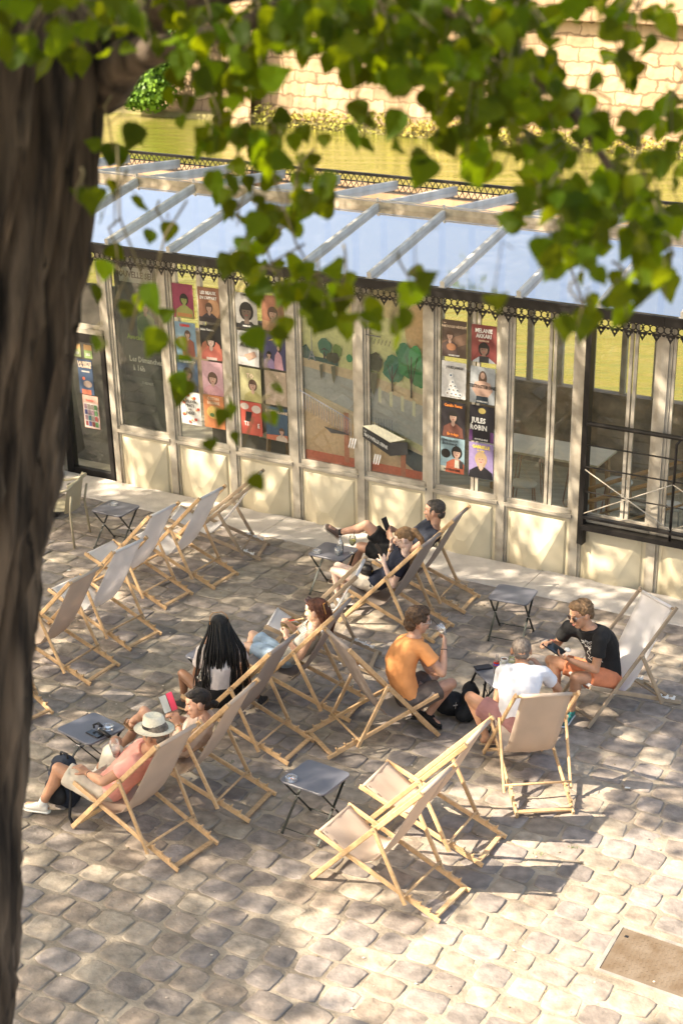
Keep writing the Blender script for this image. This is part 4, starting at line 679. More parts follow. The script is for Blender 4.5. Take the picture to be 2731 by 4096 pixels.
# ================================================================ DECKCHAIRS
Wd, WG = M['wood'], M['wood_grey']
def make_chair(name, TX=.9456, TZ=1.062, notch='wood'):
    t = empty(name); yA, yB, yC = .276, .250, .302
    def mb(fn, nm, par=t, mt=Wd, sm=False):
        g = MB(); fn(g); return g.build(nm, mt, par, sm)
    A0, A1 = V((0, 0, .0)), V((TX, 0, TZ)); dA = (A1-A0).normalized()
    B0, B1 = V((.038, 0, .417)), V((1.133, 0, .020)); dB = (B1-B0).normalized(); B1 = B1+dB*.02; B0 = B0-dB*.03
    PV = A0+dA*.868
    fx = .855 if TX < 1 else .93
    C1 = V((fx, 0, .417-.3626*(fx-.038)+.0))
    for s in (-1, 1):
        S = V((0, s*yA, 0)); mb(lambda g: g.bar(A0+S+V((0, 0, .012)), A1+dA*.03+S, .022, .043, (0, 0, 1), .006), 'back_rail')
    for s in (-1, 1):
        S = V((0, s*yB, 0)); mb(lambda g: g.bar(B0+S, B1+S, .022, .043, (0, 0, 1), .006), 'seat_rail')
        S2 = V((0, s*(yB), 0)); n_ = V((-dB.z, 0, dB.x)); n_ = n_ if n_.z > 0 else -n_
        def rack(g):
            qa, qb = B0+dB*((.845-.038)/dB.x+.03)+n_*.0255+S2, B0+dB*((1.015-.038)/dB.x+.06)+n_*.0255+S2; g.bar(qa, qb, .02, .004, n_)
            for q in (.845, .93, 1.015):
                c = B0+dB*((q-.038)/dB.x+.03)+n_*.024+S2; g.bar(c, c+dB*.045, .024, .022, n_, .004); g.bar(c+dB*.030+n_*.006, c+dB*.040+n_*.030, .024, .013, dB, .003)
        mb(rack, 'notch_rack', mt=Wd if notch == 'wood' else M['plastic_white'])
        S = V((0, s*yC, 0)); mb(lambda g: g.bar(PV+S-(C1-PV).normalized()*.025, C1+S+(C1-PV).normalized()*.035, .020, .040, (1, 0, 0), .006), 'prop_leg')
        def bolts(g):
            for p, yy in ((PV, yC+.0105), (A0+dA*.415, yA+.0115)): g.tube([p+V((0, s*(yy-.002), 0)), p+V((0, s*(yy+.002), 0))], .007, 8)
        mb(bolts, 'bolt', mt=M['steel'])
    mb(lambda g: g.tube([A1+V((0, -yA+.01, 0)), A1+V((0, yA-.01, 0))], .014, 10), 'top_bar', sm=True)
    mb(lambda g: g.tube([B0+dB*.03+V((0, -yB, .005)), B0+dB*.03+V((0, yB, .005))], .013, 10), 'seat_bar', sm=True)
    mb(lambda g: g.bar(B1-dB*.05+V((0, -yB+.012, 0)), B1-dB*.05+V((0, yB-.012, 0)), .042, .02, (0, 0, 1), .003), 'foot_bar')
    mb(lambda g: g.tube([C1+V((0, -yC, .034)), C1+V((0, yC, .034))], .011, 10), 'prop_bar', sm=True)
    mb(lambda g: g.bar(A0+dA*.10+V((0, -yA+.01, 0)), A0+dA*.10+V((0, yA-.01, 0)), .04, .018, (0, 0, 1), .003), 'front_bar')
    # sling
    P = [(.040, .436), (.12, .392), (.22, .325), (.33, .268), (.43, .258), (.52, .31), (.60, .41), (.68, .545), (.76, .70), (.84, .86)]
    k = TX/.9456; kz = TZ/1.062
    P = [(x*(1+(k-1)*max(0, (x-.3)/.6)), z*(1-(1-kz)*max(0, (x-.3)/.6))) for x, z in P]+[(TX-.02, TZ-.035), (TX+.004, TZ+.015)]
    g = MB(); hw = .222; n = 8; vs = []
    prof = [(-.005+.018*cos(a), .436-.0+.018*sin(a)) for a in ()]
    for i, (x, z) in enumerate(P):
        for j in range(n+1):
            y = -hw+2*hw*j/n; mid = 1-(y/hw)**2; sag = .018*mid*sin(pi*i/(len(P)-1)); wr = .005*sin(j*2.1+i*.35)
            vs.append((x+sag*.5, y, z-sag+wr))
    o = len(vs); th = .0025
    vs += [(x+th*.7, y, z-th) for x, y, z in vs]
    f = [(i*(n+1)+j, i*(n+1)+j+1, (i+1)*(n+1)+j+1, (i+1)*(n+1)+j) for i in range(len(P)-1) for j in range(n)]
    f2 = [tuple(o+q for q in reversed(a)) for a in f]
    ed = [(i*(n+1), (i+1)*(n+1), o+(i+1)*(n+1), o+i*(n+1)) for i in range(len(P)-1)]+[(i*(n+1)+n, o+i*(n+1)+n, o+(i+1)*(n+1)+n, (i+1)*(n+1)+n) for i in range(len(P)-1)]
    g.add(vs, f+f2+ed)
    # canvas wrapped round both bars
    for (cx, cz) in ((TX, TZ), (B0.x+dB.x*.03, B0.z+dB.z*.03+.005)):
        g.tube([V((cx, -hw, cz)), V((cx, hw, cz))], .0185, 12)
    c = g.build('sling', M['canvas_tan'], t, True); c.name = 'sling'
    return t
def copytree(o, parent=None):
    c = o.copy(); scene.collection.objects.link(c); c.parent = parent
    for ch in o.children: copytree(ch, c)
    return c
protos = {}
def chair(x, y, yaw, cloth, label, var='up', grey=False, white_notch=False):
    key = (cloth, var, grey)
    if key not in protos:
        c = make_chair('deckchair', *((1.045, .955) if var == 'low' else ()), notch='white' if grey else 'wood')
        for ch in c.children:
            if ch.name.startswith('sling'): ch.data.materials[0] = M[cloth]
            elif grey and ch.data.materials[0] == Wd: ch.data.materials[0] = WG
        protos[key] = c
    else:
        src = protos[key]; c = copytree(src)
    c.location = (x, y, .006); c.rotation_euler = (0, 0, yaw)
    tag(c, label, 'deckchair', 'wooden deckchairs on the quay'); return c
chair(-3.3855, 15.1545, -.4797, 'canvas_tan', 'empty deckchair with tan sling beside the tree trunk, nearest of the empty left row')
chair(-3.0136, 16.047, -.570, 'canvas_white', 'empty pale-sling deckchair behind the tan one in the left row')
chair(-2.7947, 17.1088, -.5304, 'canvas_white', 'empty pale-sling deckchair nearest the far left table with one ashtray')
chair(-2.3257, 17.6795, -.4979, 'canvas_white', 'empty pale-sling deckchair in front of the weathered side-on one in the left row')
chair(-2.05, 18.28, -.175, 'canvas_white', 'weathered grey deckchair turned side-on at the far end of the left row', 'low', True)
chair(.448, 17.0431, -.4093, 'canvas_grey', 'deckchair of the man in navy, nearest the pavilion')
chair(.1211, 16.3086, -.4882, 'canvas_grey', 'deckchair in which the ponytailed woman sits')
chair(-.73, 15.22, -.19, 'canvas_white', 'weathered deckchair with a straw bag lying on its pale seat', 'up', True)
chair(-.8657, 14.3569, -.3634, 'canvas_grey', 'deckchair in which the woman in denim shorts sits')
chair(-1.3564, 13.5973, -.4685, 'canvas_grey', 'deckchair in which the woman with long black braids sits')
chair(-1.6808, 12.5528, -.4216, 'canvas_tan', 'deckchair of the dark-haired woman with a bun')
chair(-2.0608, 11.9446, -.6112, 'canvas_tan', 'deckchair of the man in the white hat')
chair(-.0392, 11.2561, -.5488, 'canvas_tan', 'front empty sunlit deckchair, the closest one to the bottom of the photo')
chair(.3008, 11.9872, -.4812, 'canvas_tan', 'empty sunlit deckchair just behind the front one')
chair(.8382, 13.7083, -2.6836, 'canvas_grey', 'deckchair of the man in the orange shirt, turned to the right')
chair(1.6332, 13.1831, -1.4178, 'canvas_tan', 'deckchair seen from behind under the man in the white shirt')
chair(2.267, 13.9113, .4993, 'canvas_white', 'weathered deckchair of the man in the black shirt at the right', 'up', True)
chair(-3.80, 14.30, -.68, 'canvas_tan', 'deckchair almost wholly hidden by the tree trunk, only its rear foot showing')
# ---------------------------------------------------------------- folding tables
def make_table():
    t = empty('folding_table'); h, s, r = .5, .2225, .05
    g = MB(); ps = []
    for cx, cy, a0 in ((s-r, s-r, 0), (-s+r, s-r, 90), (-s+r, -s+r, 180), (s-r, -s+r, 270)):
        for i in range(6): a = radians(a0+18*i); ps.append((cx+r*cos(a), cy+r*sin(a)))
    n = len(ps)
    g.add([(x, y, h-.004) for x, y in ps]+[(x*.985, y*.985, h) for x, y in ps]+[(x, y, h-.016) for x, y in ps], [tuple(range(n, 2*n)), tuple(reversed(range(2*n, 3*n)))]+[(i, (i+1) % n, n+(i+1) % n, n+i) for i in range(n)]+[(2*n+i, 2*n+(i+1) % n, (i+1) % n, i) for i in range(n)])
    g.build('table_top', M['table'], t)
    for sy in (-1, 1):
        for sx in (-1, 1):
            y = sy*(s-.03)-(.012 if sx > 0 else 0)*sy
            g = MB(); g.bar((sx*(s-.035), y, h-.03), (-sx*(s+.0), y, .012), .009, .020, (0, 1, 0)); g.tube([(-sx*s, y-.01, .012), (-sx*s, y+.01, .012)], .012, 8); g.build('leg', M['table_leg'], t)
    for sx in (-1, 1):
        g = MB(); g.tube([(sx*(s-.03), -s+.02, .045), (sx*(s-.03), s-.02, .045)], .005, 6); g.tube([(sx*(s-.05), -s+.02, h-.035), (sx*(s-.05), s-.02, h-.035)], .006, 6); g.build('cross_rod', M['table_leg'], t)
    g = MB()
    for sy in (-1, 1): g.tube([(0, sy*(s-.018), .258), (0, sy*(s-.055), .258)], .008, 8)
    g.build('pivot', M['steel'], t)
    return t
tp = make_table(); first = True
for x, y, a, lab in ((-.177, 11.781, 57.7, 'empty slate folding table with one ashtray, beside the front deckchair'), (-2.745, 18.227, 63.3, 'slate folding table at the far left, near the beige armchair'), (-.082, 16.93, 63, 'slate folding table holding a carafe and a stemmed glass'),
                     (1.854, 15.775, 68, 'empty slate folding table standing alone near the quay edge'), (1.579, 13.81, 22, 'slate folding table crowded with drinks in front of the white-shirted man'), (-2.175, 12.57, 49.6, 'slate folding table with phone and gimbal in front of the man in the hat'), (-1.206, 14.162, 60, 'slate folding table mostly hidden behind the woman with braids')):
    c = tp if first else copytree(tp); first = False
    c.location = (x, y, .004); c.rotation_euler = (0, 0, radians(a)); tag(c, lab, 'table', 'small folding tables on the quay')
# ---------------------------------------------------------------- things on the tables
def ashtray():
    e = empty('ashtray'); g = MB(); g.lathe([(0, .001), (.046, .001), (.050, .004), (.050, .034), (.044, .034), (.040, .010), (0, .010)], n=20); [g.box((.045*cos(i*2.1), .045*sin(i*2.1), .033), (.012, .010, .006), i*2.1) for i in range(3)]; g.build('bowl', M['glass'], e); return e
ap = ashtray()
for i, (x, y, lab) in enumerate(((-.377, 11.712, 'glass ashtray with stubs on the table beside the front deckchair'), (-2.78, 18.311, 'clear glass ashtray on the far left table'), (-.273, 16.865, 'glass ashtray left of the carafe'), (-2.023, 12.554, 'glass ashtray behind the phone and gimbal'))):
    c = ap if i == 0 else copytree(ap); c.location = (x, y, .505); tag(c, lab, 'ashtray', 'glass ashtrays on the tables')
e = empty('cigarette_stub', (-.370, 11.70, .517), label='brown cigarette stubs in the ashtray nearest the camera', cat='stub'); g = MB(); g.tube([(0, 0, .003), (.018, .008, .004)], .004, 6); g.tube([(.0, .012, .003), (-.012, .02, .004)], .004, 6); g.build('stub', M['ink_orange'], e)
water = glassmat('still water', (.9, .95, .95), 1.2, base=.06)
e = empty('carafe', (-.006, 16.854, .505), label='clear glass water carafe on the table by the man in navy', cat='carafe')
g = MB(); g.lathe([(0, .002), (.036, .002), (.037, .01), (.037, .12), (.030, .145), (.015, .165), (.013, .20), (.016, .215)], n=20); g.build('flask', M['glass'], e, True)
g = MB(); g.lathe([(0, .006), (.034, .006), (.034, .10), (0, .10)], n=16); g.build('water', water, e, True)
e = empty('tumbler', (-.035, 16.80, .505), label='small empty tumbler just in front of the carafe', cat='glass'); g = MB(); g.lathe([(0, .004), (.03, .002), (.034, .09), (.032, .09), (.028, .008), (0, .008)], n=16); g.build('glass', M['glass'], e, True)
lem = mat('lemonade', (.62, .66, .22), .1, trans=.5)
e = empty('cocktail_glass', (.13, 16.886, .505), label='stemmed glass of pale yellow drink with a black straw beside the carafe', cat='glass')
g = MB(); g.lathe([(0, .002), (.036, .002), (.036, .004), (.005, .010), (.004, .08), (.02, .09), (.040, .125), (.042, .165), (.034, .20)], n=20); g.build('glass', M['glass'], e, True)
g = MB(); g.lathe([(0, .092), (.018, .094), (.037, .125), (.038, .158), (0, .160)], n=16); g.build('drink', lem, e, True)
g = MB(); g.tube([(-.01, 0, .11), (.025, .01, .27)], .003, 6); g.build('straw', M['black'], e)
g = MB(); g.lathe([(0, 0), (.022, 0), (.022, .004), (0, .004)], (.012, -.02, .158), 12, axis=Matrix.Rotation(.5, 3, 'X')); g.build('lemon_slice', M['ink_yellow'], e)
e = empty('cola_bottle', (1.506, 13.817, .505), label='glass cola bottle with a red and blue label beside the white-shirted man', cat='bottle')
g = MB(); g.lathe([(0, .002), (.026, .002), (.028, .01), (.026, .05), (.029, .09), (.027, .12), (.016, .155), (.012, .19), (.014, .20)], n=18); g.build('bottle', M['glass'], e, True)
g = MB(); g.lathe([(0, .005), (.024, .005), (.024, .05), (.026, .085), (0, .087)], n=14); g.build('cola', mat('cola', (.02, .006, .003), .1), e, True)
g = MB(); g.lathe([(.0295, .088), (.0285, .128)], n=18); g.build('label', mat('red label', (.65, .03, .02), .5), e, True)
g = MB(); g.lathe([(.0302, .094), (.0298, .110)], n=18); g.build('label_band', mat('blue label', (.04, .08, .4), .5), e, True)
e = empty('coffee_cup', (1.601, 14.018, .505), label='white coffee cup on a saucer behind the cola bottle', cat='cup')
g = MB(); g.lathe([(0, .002), (.03, .002), (.062, .012), (.060, .014), (.03, .006), (0, .006)], n=20); g.build('saucer', M['plastic_white'], e, True)
g = MB(); g.lathe([(0, .008), (.022, .008), (.033, .03), (.036, .065), (.033, .065), (.030, .03), (0, .02)], n=20); g.tube([(.034, 0, .05), (.055, 0, .045), (.05, 0, .025), (.032, 0, .022)], .004, 6); g.build('cup', M['plastic_white'], e, True)
g = MB(); g.lathe([(0, .056), (.032, .056)], n=16); g.build('coffee', mat('coffee', (.12, .05, .02), .3), e)
e = empty('lemonade_glass', (1.665, 13.955, .505), label='clouded lemonade jar with a lid beside the coffee cup', cat='glass'); g = MB(); g.lathe([(0, .002), (.034, .002), (.036, .09), (.03, .10), (.03, .11)], n=18); g.build('jar', M['glass'], e, True)
g = MB(); g.lathe([(0, .006), (.031, .006), (.033, .06), (0, .062)], n=14); g.build('drink', lem, e, True)
def slab(name, loc, rz, d, mt, label, cat, screen=None, tilt=None, case=None):
    e = empty(name, loc, rz, label=label, cat=cat)
    if tilt: e.rotation_euler = tilt
    g = MB(); g.bar((-d[0]/2, 0, 0), (d[0]/2, 0, 0), d[1], d[2], (0, 0, 1), .002); g.build('body', mt, e)
    if screen: g = MB(); g.box((0, 0, d[2]/2+.0006), (d[0]*.94, d[1]*.92, .0008)); g.build('screen', screen, e)
    if case: g = MB(); g.bar((-d[0]/2, -d[1]*.95, -.012), (d[0]/2, -d[1]*.95, -.012), d[1]*.95, .004, (0, .3, 1)); g.build('cover', case, e)
    return e
scr = mat('phone screen', (.03, .035, .04), .08); scrg = mat('pale phone screen', (.33, .37, .39), .15)
slab('phone', (-2.125, 12.450, .511), radians(-40), (.155, .078, .009), M['black'], 'smartphone lying face up beside the gimbal', 'phone', scr)
slab('phone_case', (1.39, 13.93, .513), radians(20), (.165, .085, .018), mat('charcoal case', (.035, .035, .045), .6), 'closed dark phone case on the corner of the drinks table', 'phone case')
slab('wallet', (1.585, 13.66, .515), radians(60), (.06, .10, .02), mat('brown wallet', (.05, .03, .03), .6), 'dark brown case at the near corner of the drinks table', 'wallet')
e = empty('gimbal', (-2.075, 12.475, .505), radians(-48), label='black phone gimbal lying on the table by the man in the hat', cat='gimbal')
g = MB(); g.tube([(-.03, 0, .03), (.13, 0, .022)], [.017, .019], 10); g.build('grip', M['black'], e, True)
g = MB(); g.tube([(-.03, 0, .03), (-.06, .03, .045), (-.09, .02, .05), (-.09, -.02, .05), (-.06, -.03, .04)], .010, 8); g.tube([(-.04, .04, .035), (-.11, .045, .04)], .012, 8); g.build('arm', M['black'], e, True)
g = MB(); g.tube([(-.022, 0, .03), (-.014, 0, .0295)], .0195, 10); g.build('ring', M['steel'], e, True)
# ---------------------------------------------------------------- bags
def lump(name, e, ells, mt, vox=.012, disp=.012, dscale=9, cones=()):
    g = MB()
    for c, r, a in ells: g.ell(c, r, Matrix.Rotation(a, 3, 'Z'))
    for c in cones: g.cone(*c)
    return remesh(g.build(name, mt, e), vox, 3, disp, dscale)
e = empty('backpack', (-2.34, 12.10, 0), radians(-35), label='navy backpack standing between table and bare shins of the man in the hat', cat='backpack')
lump('body', e, [((0, 0, .14), (.17, .12, .15), 0), ((0, 0, .30), (.16, .12, .14), 0), ((.0, 0, .42), (.12, .09, .06), 0)], M['navycloth'])
lump('front_pocket', e, [((-.02, -.10, .16), (.13, .06, .13), 0)], M['blackcloth'])
g = MB(); g.tube([(-.04, .0, .46), (-.03, 0, .51), (.04, 0, .51), (.05, 0, .46)], .010, 8); g.build('handle', M['blackcloth'], e, True)
g = MB(); g.tube([(-.16, .02, .36), (-.20, .1, .2), (-.16, .05, .03)], .014, 8); g.tube([(.14, -.08, .40), (.19, -.12, .2), (.20, -.16, .03), (.27, -.2, .015)], .013, 8); g.build('strap', M['blackcloth'], e, True)
g = MB(); g.tube([(-.15, -.06, .35), (-.06, -.135, .38), (.08, -.13, .38), (.15, -.05, .34)], .005, 6); g.build('zip', M['black'], e, True)
e = empty('rucksack', (1.09, 13.93, 0), 0, label='slumped black rucksack with a small silver clip between the orange-shirted man and the table', cat='rucksack')
lump('body', e, [((0, 0, .12), (.14, .13, .13), .3), ((-.07, .12, .10), (.12, .1, .1), .3)], M['blackcloth'], disp=.02)
g = MB(); g.tube([(.02, -.13, .16), (.06, -.13, .17)], .006, 6); g.tube([(.04, -.135, .13), (.045, -.135, .20)], .004, 6); g.build('clip', M['steel'], e)
e = empty('shoulder_bag', (1.27, 13.90, 0), 0, label='black bag with a long strap hanging over the corner of the drinks table', cat='bag')
lump('body', e, [((0, 0, .13), (.10, .13, .15), .5), ((.02, .1, .22), (.08, .1, .1), .2), ((-.02, -.08, .08), (.12, .1, .09), .5)], M['blackcloth'], disp=.02)
g = MB(); g.tube([(0, .08, .28), (.06, .1, .42), (.10, .09, .50), (.16, .06, .40), (.14, .02, .22), (.12, 0, .1)], .012, 8); g.tube([(.13, .02, .34), (.17, -.02, .26), (.15, -.04, .2), (.19, .01, .24), (.2, .04, .3)], .005, 6); g.build('strap', M['blackcloth'], e, True)
e = empty('straw_bag', (-.50, 15.17, .33), radians(-15), label='woven straw bag lying on the weathered empty deckchair', cat='bag')
st = mat('woven straw', (.36, .26, .13), .8, col2=(.22, .15, .07), vscale=60, bump=1, bscale=90)
lump('body', e, [((0, 0, .0), (.13, .12, .05), 0), ((-.06, -.02, .02), (.08, .09, .05), .3)], st, vox=.01, disp=.006)
g = MB(); g.tube([(-.10, -.06, .03), (-.02, -.1, .09), (.06, -.04, .08), (.12, .02, .03)], .012, 8); g.tube([(-.1, .06, .03), (0, .1, .08), (.1, .06, .03)], .012, 8); g.build('handle', st, e, True)
e = empty('handbag', (.285, 16.17, .60), radians(-30), label='small black leather handbag resting on the lap of the ponytailed woman', cat='handbag')
lump('body', e, [((0, 0, 0), (.085, .06, .06), 0), ((0, 0, -.03), (.085, .065, .04), 0)], M['leather'], vox=.008, disp=.001)
g = MB(); g.tube([(-.03, 0, .055), (-.02, 0, .095), (.05, 0, .09), (.06, 0, .045)], .006, 8); g.build('handle', M['leather'], e, True)
g = MB(); g.box((.085, -.02, 0), (.006, .02, .02)); g.build('buckle', mat('gold', (.7, .5, .2), .3, metal=1), e)
# ---------------------------------------------------------------- armchair at far left
pl = mat('beige resin', (.36, .32, .22), .5, var=.05)
e = empty('armchair', (-3.46, 18.46, 0), radians(168), label='beige perforated resin armchair partly hidden by the tree trunk', cat='armchair')   # local +x = forwards
for sx, sy in ((-1, -1), (-1, 1), (1, -1), (1, 1)):
    g = MB(); g.tube([(sx*.27, sy*.27, 0), (sx*.22, sy*.24, .45), (sx*.22 if sx > 0 else -.25, sy*.26, .66)], [.014, .016, .015], 8); g.build('leg', pl, e, True)
for sy in (-1, 1): g = MB(); g.tube([(.24, sy*.26, .60), (.22, sy*.27, .66), (0, sy*.28, .68), (-.20, sy*.27, .74), (-.26, sy*.2, .80)], .018, 8); g.build('arm', pl, e, True)
g = MB(); ps = []
def sh(u, v): return (-.22-.06*v-.05*(1-u*u)*0+.06*u*u*1.3, u*.24, .42+.40*v)
nu, nv = 10, 8; vs = [sh(-1+2*i/nu, j/nv) for j in range(nv+1) for i in range(nu+1)]; vs2 = [(x-.006, y, z) for x, y, z in vs]; n = len(vs)
fq = [(j*(nu+1)+i, j*(nu+1)+i+1, (j+1)*(nu+1)+i+1, (j+1)*(nu+1)+i) for j in range(nv) for i in range(nu)]
g.add(vs+vs2, fq+[tuple(n+q for q in reversed(a)) for a in fq]); g.build('backrest', mat('perforated resin', (.36, .32, .22), .6, bump=1, bscale=60), e, True)
g = MB(); g.tube([(-.20, -.25, .78), (-.28, -.15, .82), (-.29, 0, .83), (-.28, .15, .82), (-.20, .25, .78)], .02, 8); g.build('top_rail', pl, e, True)
g = MB(); g.ell((0, 0, .44), (.25, .25, .02), seg=16); g.build('seat', pl, e, True)
POSE = {
 'p1': dict(head=(1.05, 16.89, 1.04), neck=(1.06, 16.87, 0.86), sL=(1.05, 16.68, 0.81), sR=(0.98, 17.04, 0.79), eL=(0.81, 16.70, 0.63), wL=(0.57, 16.82, 0.70), hdL=(0.53, 16.88, 0.77), eR=(0.80, 17.14, 0.57), wR=(0.61, 17.04, 0.73), hdR=(0.54, 16.99, 0.77), pel=(0.63, 16.99, 0.46), kL=(0.23, 17.12, 0.49), aL=(0.05, 17.14, 0.10), tL=(-0.12, 17.16, 0.04), kR=(0.29, 17.06, 0.78), aR=(-0.03, 17.26, 0.60), tR=(-0.16, 17.21, 0.70), hL=(0.60, 16.89, 0.48), hR=(0.59, 17.07, 0.46)),
 'p2': dict(head=(0.68, 16.08, 1.01), neck=(0.69, 16.05, 0.85), sL=(0.66, 15.87, 0.79), sR=(0.63, 16.21, 0.79), eL=(0.57, 15.88, 0.53), wL=(0.47, 15.99, 0.74), hdL=(0.45, 16.03, 0.81), eR=(0.52, 16.36, 0.58), wR=(0.55, 16.27, 0.81), hdR=(0.55, 16.28, 0.90), pel=(0.33, 16.22, 0.42), kL=(-0.07, 16.36, 0.50), aL=(-0.01, 16.36, 0.10), tL=(-0.15, 16.41, 0.04), kR=(-0.03, 16.54, 0.48), aR=(0.09, 16.50, 0.10), tR=(-0.05, 16.56, 0.04), hL=(0.28, 16.15, 0.45), hR=(0.31, 16.31, 0.42)),
 'p3': dict(head=(-0.23, 14.17, 0.98), neck=(-0.24, 14.15, 0.82), sL=(-0.27, 13.98, 0.81), sR=(-0.30, 14.31, 0.76), eL=(-0.37, 14.00, 0.55), wL=(-0.52, 14.10, 0.72), hdL=(-0.51, 14.17, 0.77), eR=(-0.43, 14.49, 0.61), wR=(-0.49, 14.31, 0.76), hdR=(-0.52, 14.28, 0.83), pel=(-0.56, 14.31, 0.40), kL=(-0.92, 14.42, 0.46), aL=(-1.07, 14.44, 0.10), tL=(-1.22, 14.47, 0.04), kR=(-0.87, 14.66, 0.48), aR=(-0.99, 14.67, 0.10), tR=(-1.14, 14.70, 0.04), hL=(-0.58, 14.23, 0.43), hR=(-0.60, 14.39, 0.40)),
 'p4': dict(head=(-1.13, 13.66, 1.02), neck=(-1.12, 13.63, 0.86), sL=(-1.28, 13.59, 0.80), sR=(-0.95, 13.68, 0.80), eL=(-1.35, 13.64, 0.53), wL=(-1.29, 13.83, 0.72), hdL=(-1.26, 13.79, 0.86), eR=(-0.88, 13.79, 0.56), wR=(-0.98, 14.00, 0.46), hdR=(-1.03, 14.06, 0.45), pel=(-1.12, 13.52, 0.35), kL=(-1.49, 13.76, 0.47), aL=(-1.49, 13.88, 0.10), tL=(-1.58, 14.01, 0.04), kR=(-0.94, 13.90, 0.43), aR=(-0.77, 14.00, 0.09), tR=(-0.72, 14.14, 0.04), hL=(-1.20, 13.51, 0.33), hR=(-1.03, 13.53, 0.34)),
 'p5': dict(head=(-1.21, 12.36, 0.88), neck=(-1.14, 12.31, 0.75), sL=(-1.16, 12.14, 0.74), sR=(-1.17, 12.46, 0.67), eL=(-1.32, 12.18, 0.53), wL=(-1.39, 12.37, 0.66), hdL=(-1.41, 12.39, 0.74), eR=(-1.32, 12.64, 0.54), wR=(-1.41, 12.47, 0.68), hdR=(-1.45, 12.43, 0.74), pel=(-1.44, 12.50, 0.36), kL=(-1.70, 12.55, 0.69), aL=(-1.85, 12.80, 0.45), tL=(-1.91, 12.93, 0.39), kR=(-1.81, 12.79, 0.41), aR=(-2.02, 12.86, 0.10), tR=(-2.15, 12.91, 0.04), hL=(-1.45, 12.43, 0.41), hR=(-1.49, 12.57, 0.36)),
 'p6': dict(head=(-1.50, 11.68, 0.94), neck=(-1.56, 11.71, 0.77), sL=(-1.65, 11.52, 0.75), sR=(-1.61, 11.89, 0.70), eL=(-1.91, 11.48, 0.59), wL=(-2.07, 11.70, 0.54), hdL=(-2.14, 11.75, 0.57), eR=(-1.73, 12.13, 0.55), wR=(-1.73, 11.88, 0.67), hdR=(-1.78, 11.81, 0.69), pel=(-1.93, 11.86, 0.30), kL=(-2.35, 11.89, 0.47), aL=(-2.52, 11.96, 0.08), tL=(-2.68, 12.02, 0.04), kR=(-1.93, 12.36, 0.48), aR=(-2.12, 12.48, 0.11), tR=(-2.25, 12.59, 0.04), hL=(-1.95, 11.76, 0.32), hR=(-1.95, 11.95, 0.30)),
 'p7': dict(head=(0.74, 13.77, 1.07), neck=(0.71, 13.76, 0.90), sR=(0.78, 13.58, 0.86), sL=(0.73, 13.93, 0.79), eR=(0.97, 13.52, 0.64), wR=(0.99, 13.68, 0.84), hdR=(1.00, 13.75, 0.90), eL=(0.85, 13.90, 0.52), wL=(0.91, 13.66, 0.56), hdL=(0.92, 13.59, 0.62), pel=(0.67, 13.62, 0.36), kR=(1.07, 13.69, 0.45), aR=(0.86, 13.71, 0.10), tR=(0.98, 13.61, 0.04), kL=(0.93, 13.97, 0.41), aL=(0.77, 13.74, 0.11), tL=(0.92, 13.80, 0.04), hL=(0.62, 13.70, 0.34), hR=(0.69, 13.53, 0.34)),
 'p8': dict(head=(1.70, 13.55, 0.89), neck=(1.70, 13.42, 0.78), sL=(1.53, 13.44, 0.70), sR=(1.89, 13.38, 0.73), eL=(1.48, 13.37, 0.43), wL=(1.55, 13.62, 0.41), hdL=(1.57, 13.71, 0.42), eR=(2.06, 13.49, 0.52), wR=(1.90, 13.63, 0.67), hdR=(1.84, 13.67, 0.73), pel=(1.64, 13.07, 0.34), kL=(1.23, 13.35, 0.48), aL=(1.39, 13.28, 0.10), tL=(1.53, 13.34, 0.03), kR=(1.99, 13.33, 0.44), aR=(2.06, 13.53, 0.09), tR=(1.92, 13.62, 0.04), hL=(1.55, 13.10, 0.35), hR=(1.71, 13.03, 0.35)),
 'p9': dict(head=(2.30, 13.96, 1.09), neck=(2.38, 13.96, 0.94), sL=(2.47, 13.79, 0.89), sR=(2.21, 14.05, 0.90), eL=(2.44, 13.74, 0.60), wL=(2.20, 13.75, 0.69), hdL=(2.11, 13.77, 0.72), eR=(2.12, 14.19, 0.65), wR=(2.03, 13.97, 0.77), hdR=(1.97, 13.90, 0.80), pel=(2.57, 14.03, 0.39), kL=(2.26, 13.77, 0.50), aL=(2.25, 13.84, 0.09), tL=(2.16, 13.70, 0.04), kR=(2.07, 14.16, 0.49), aR=(2.16, 14.01, 0.10), tR=(2.11, 13.86, 0.04), hL=(2.63, 13.96, 0.40), hR=(2.48, 14.06, 0.41)),
}
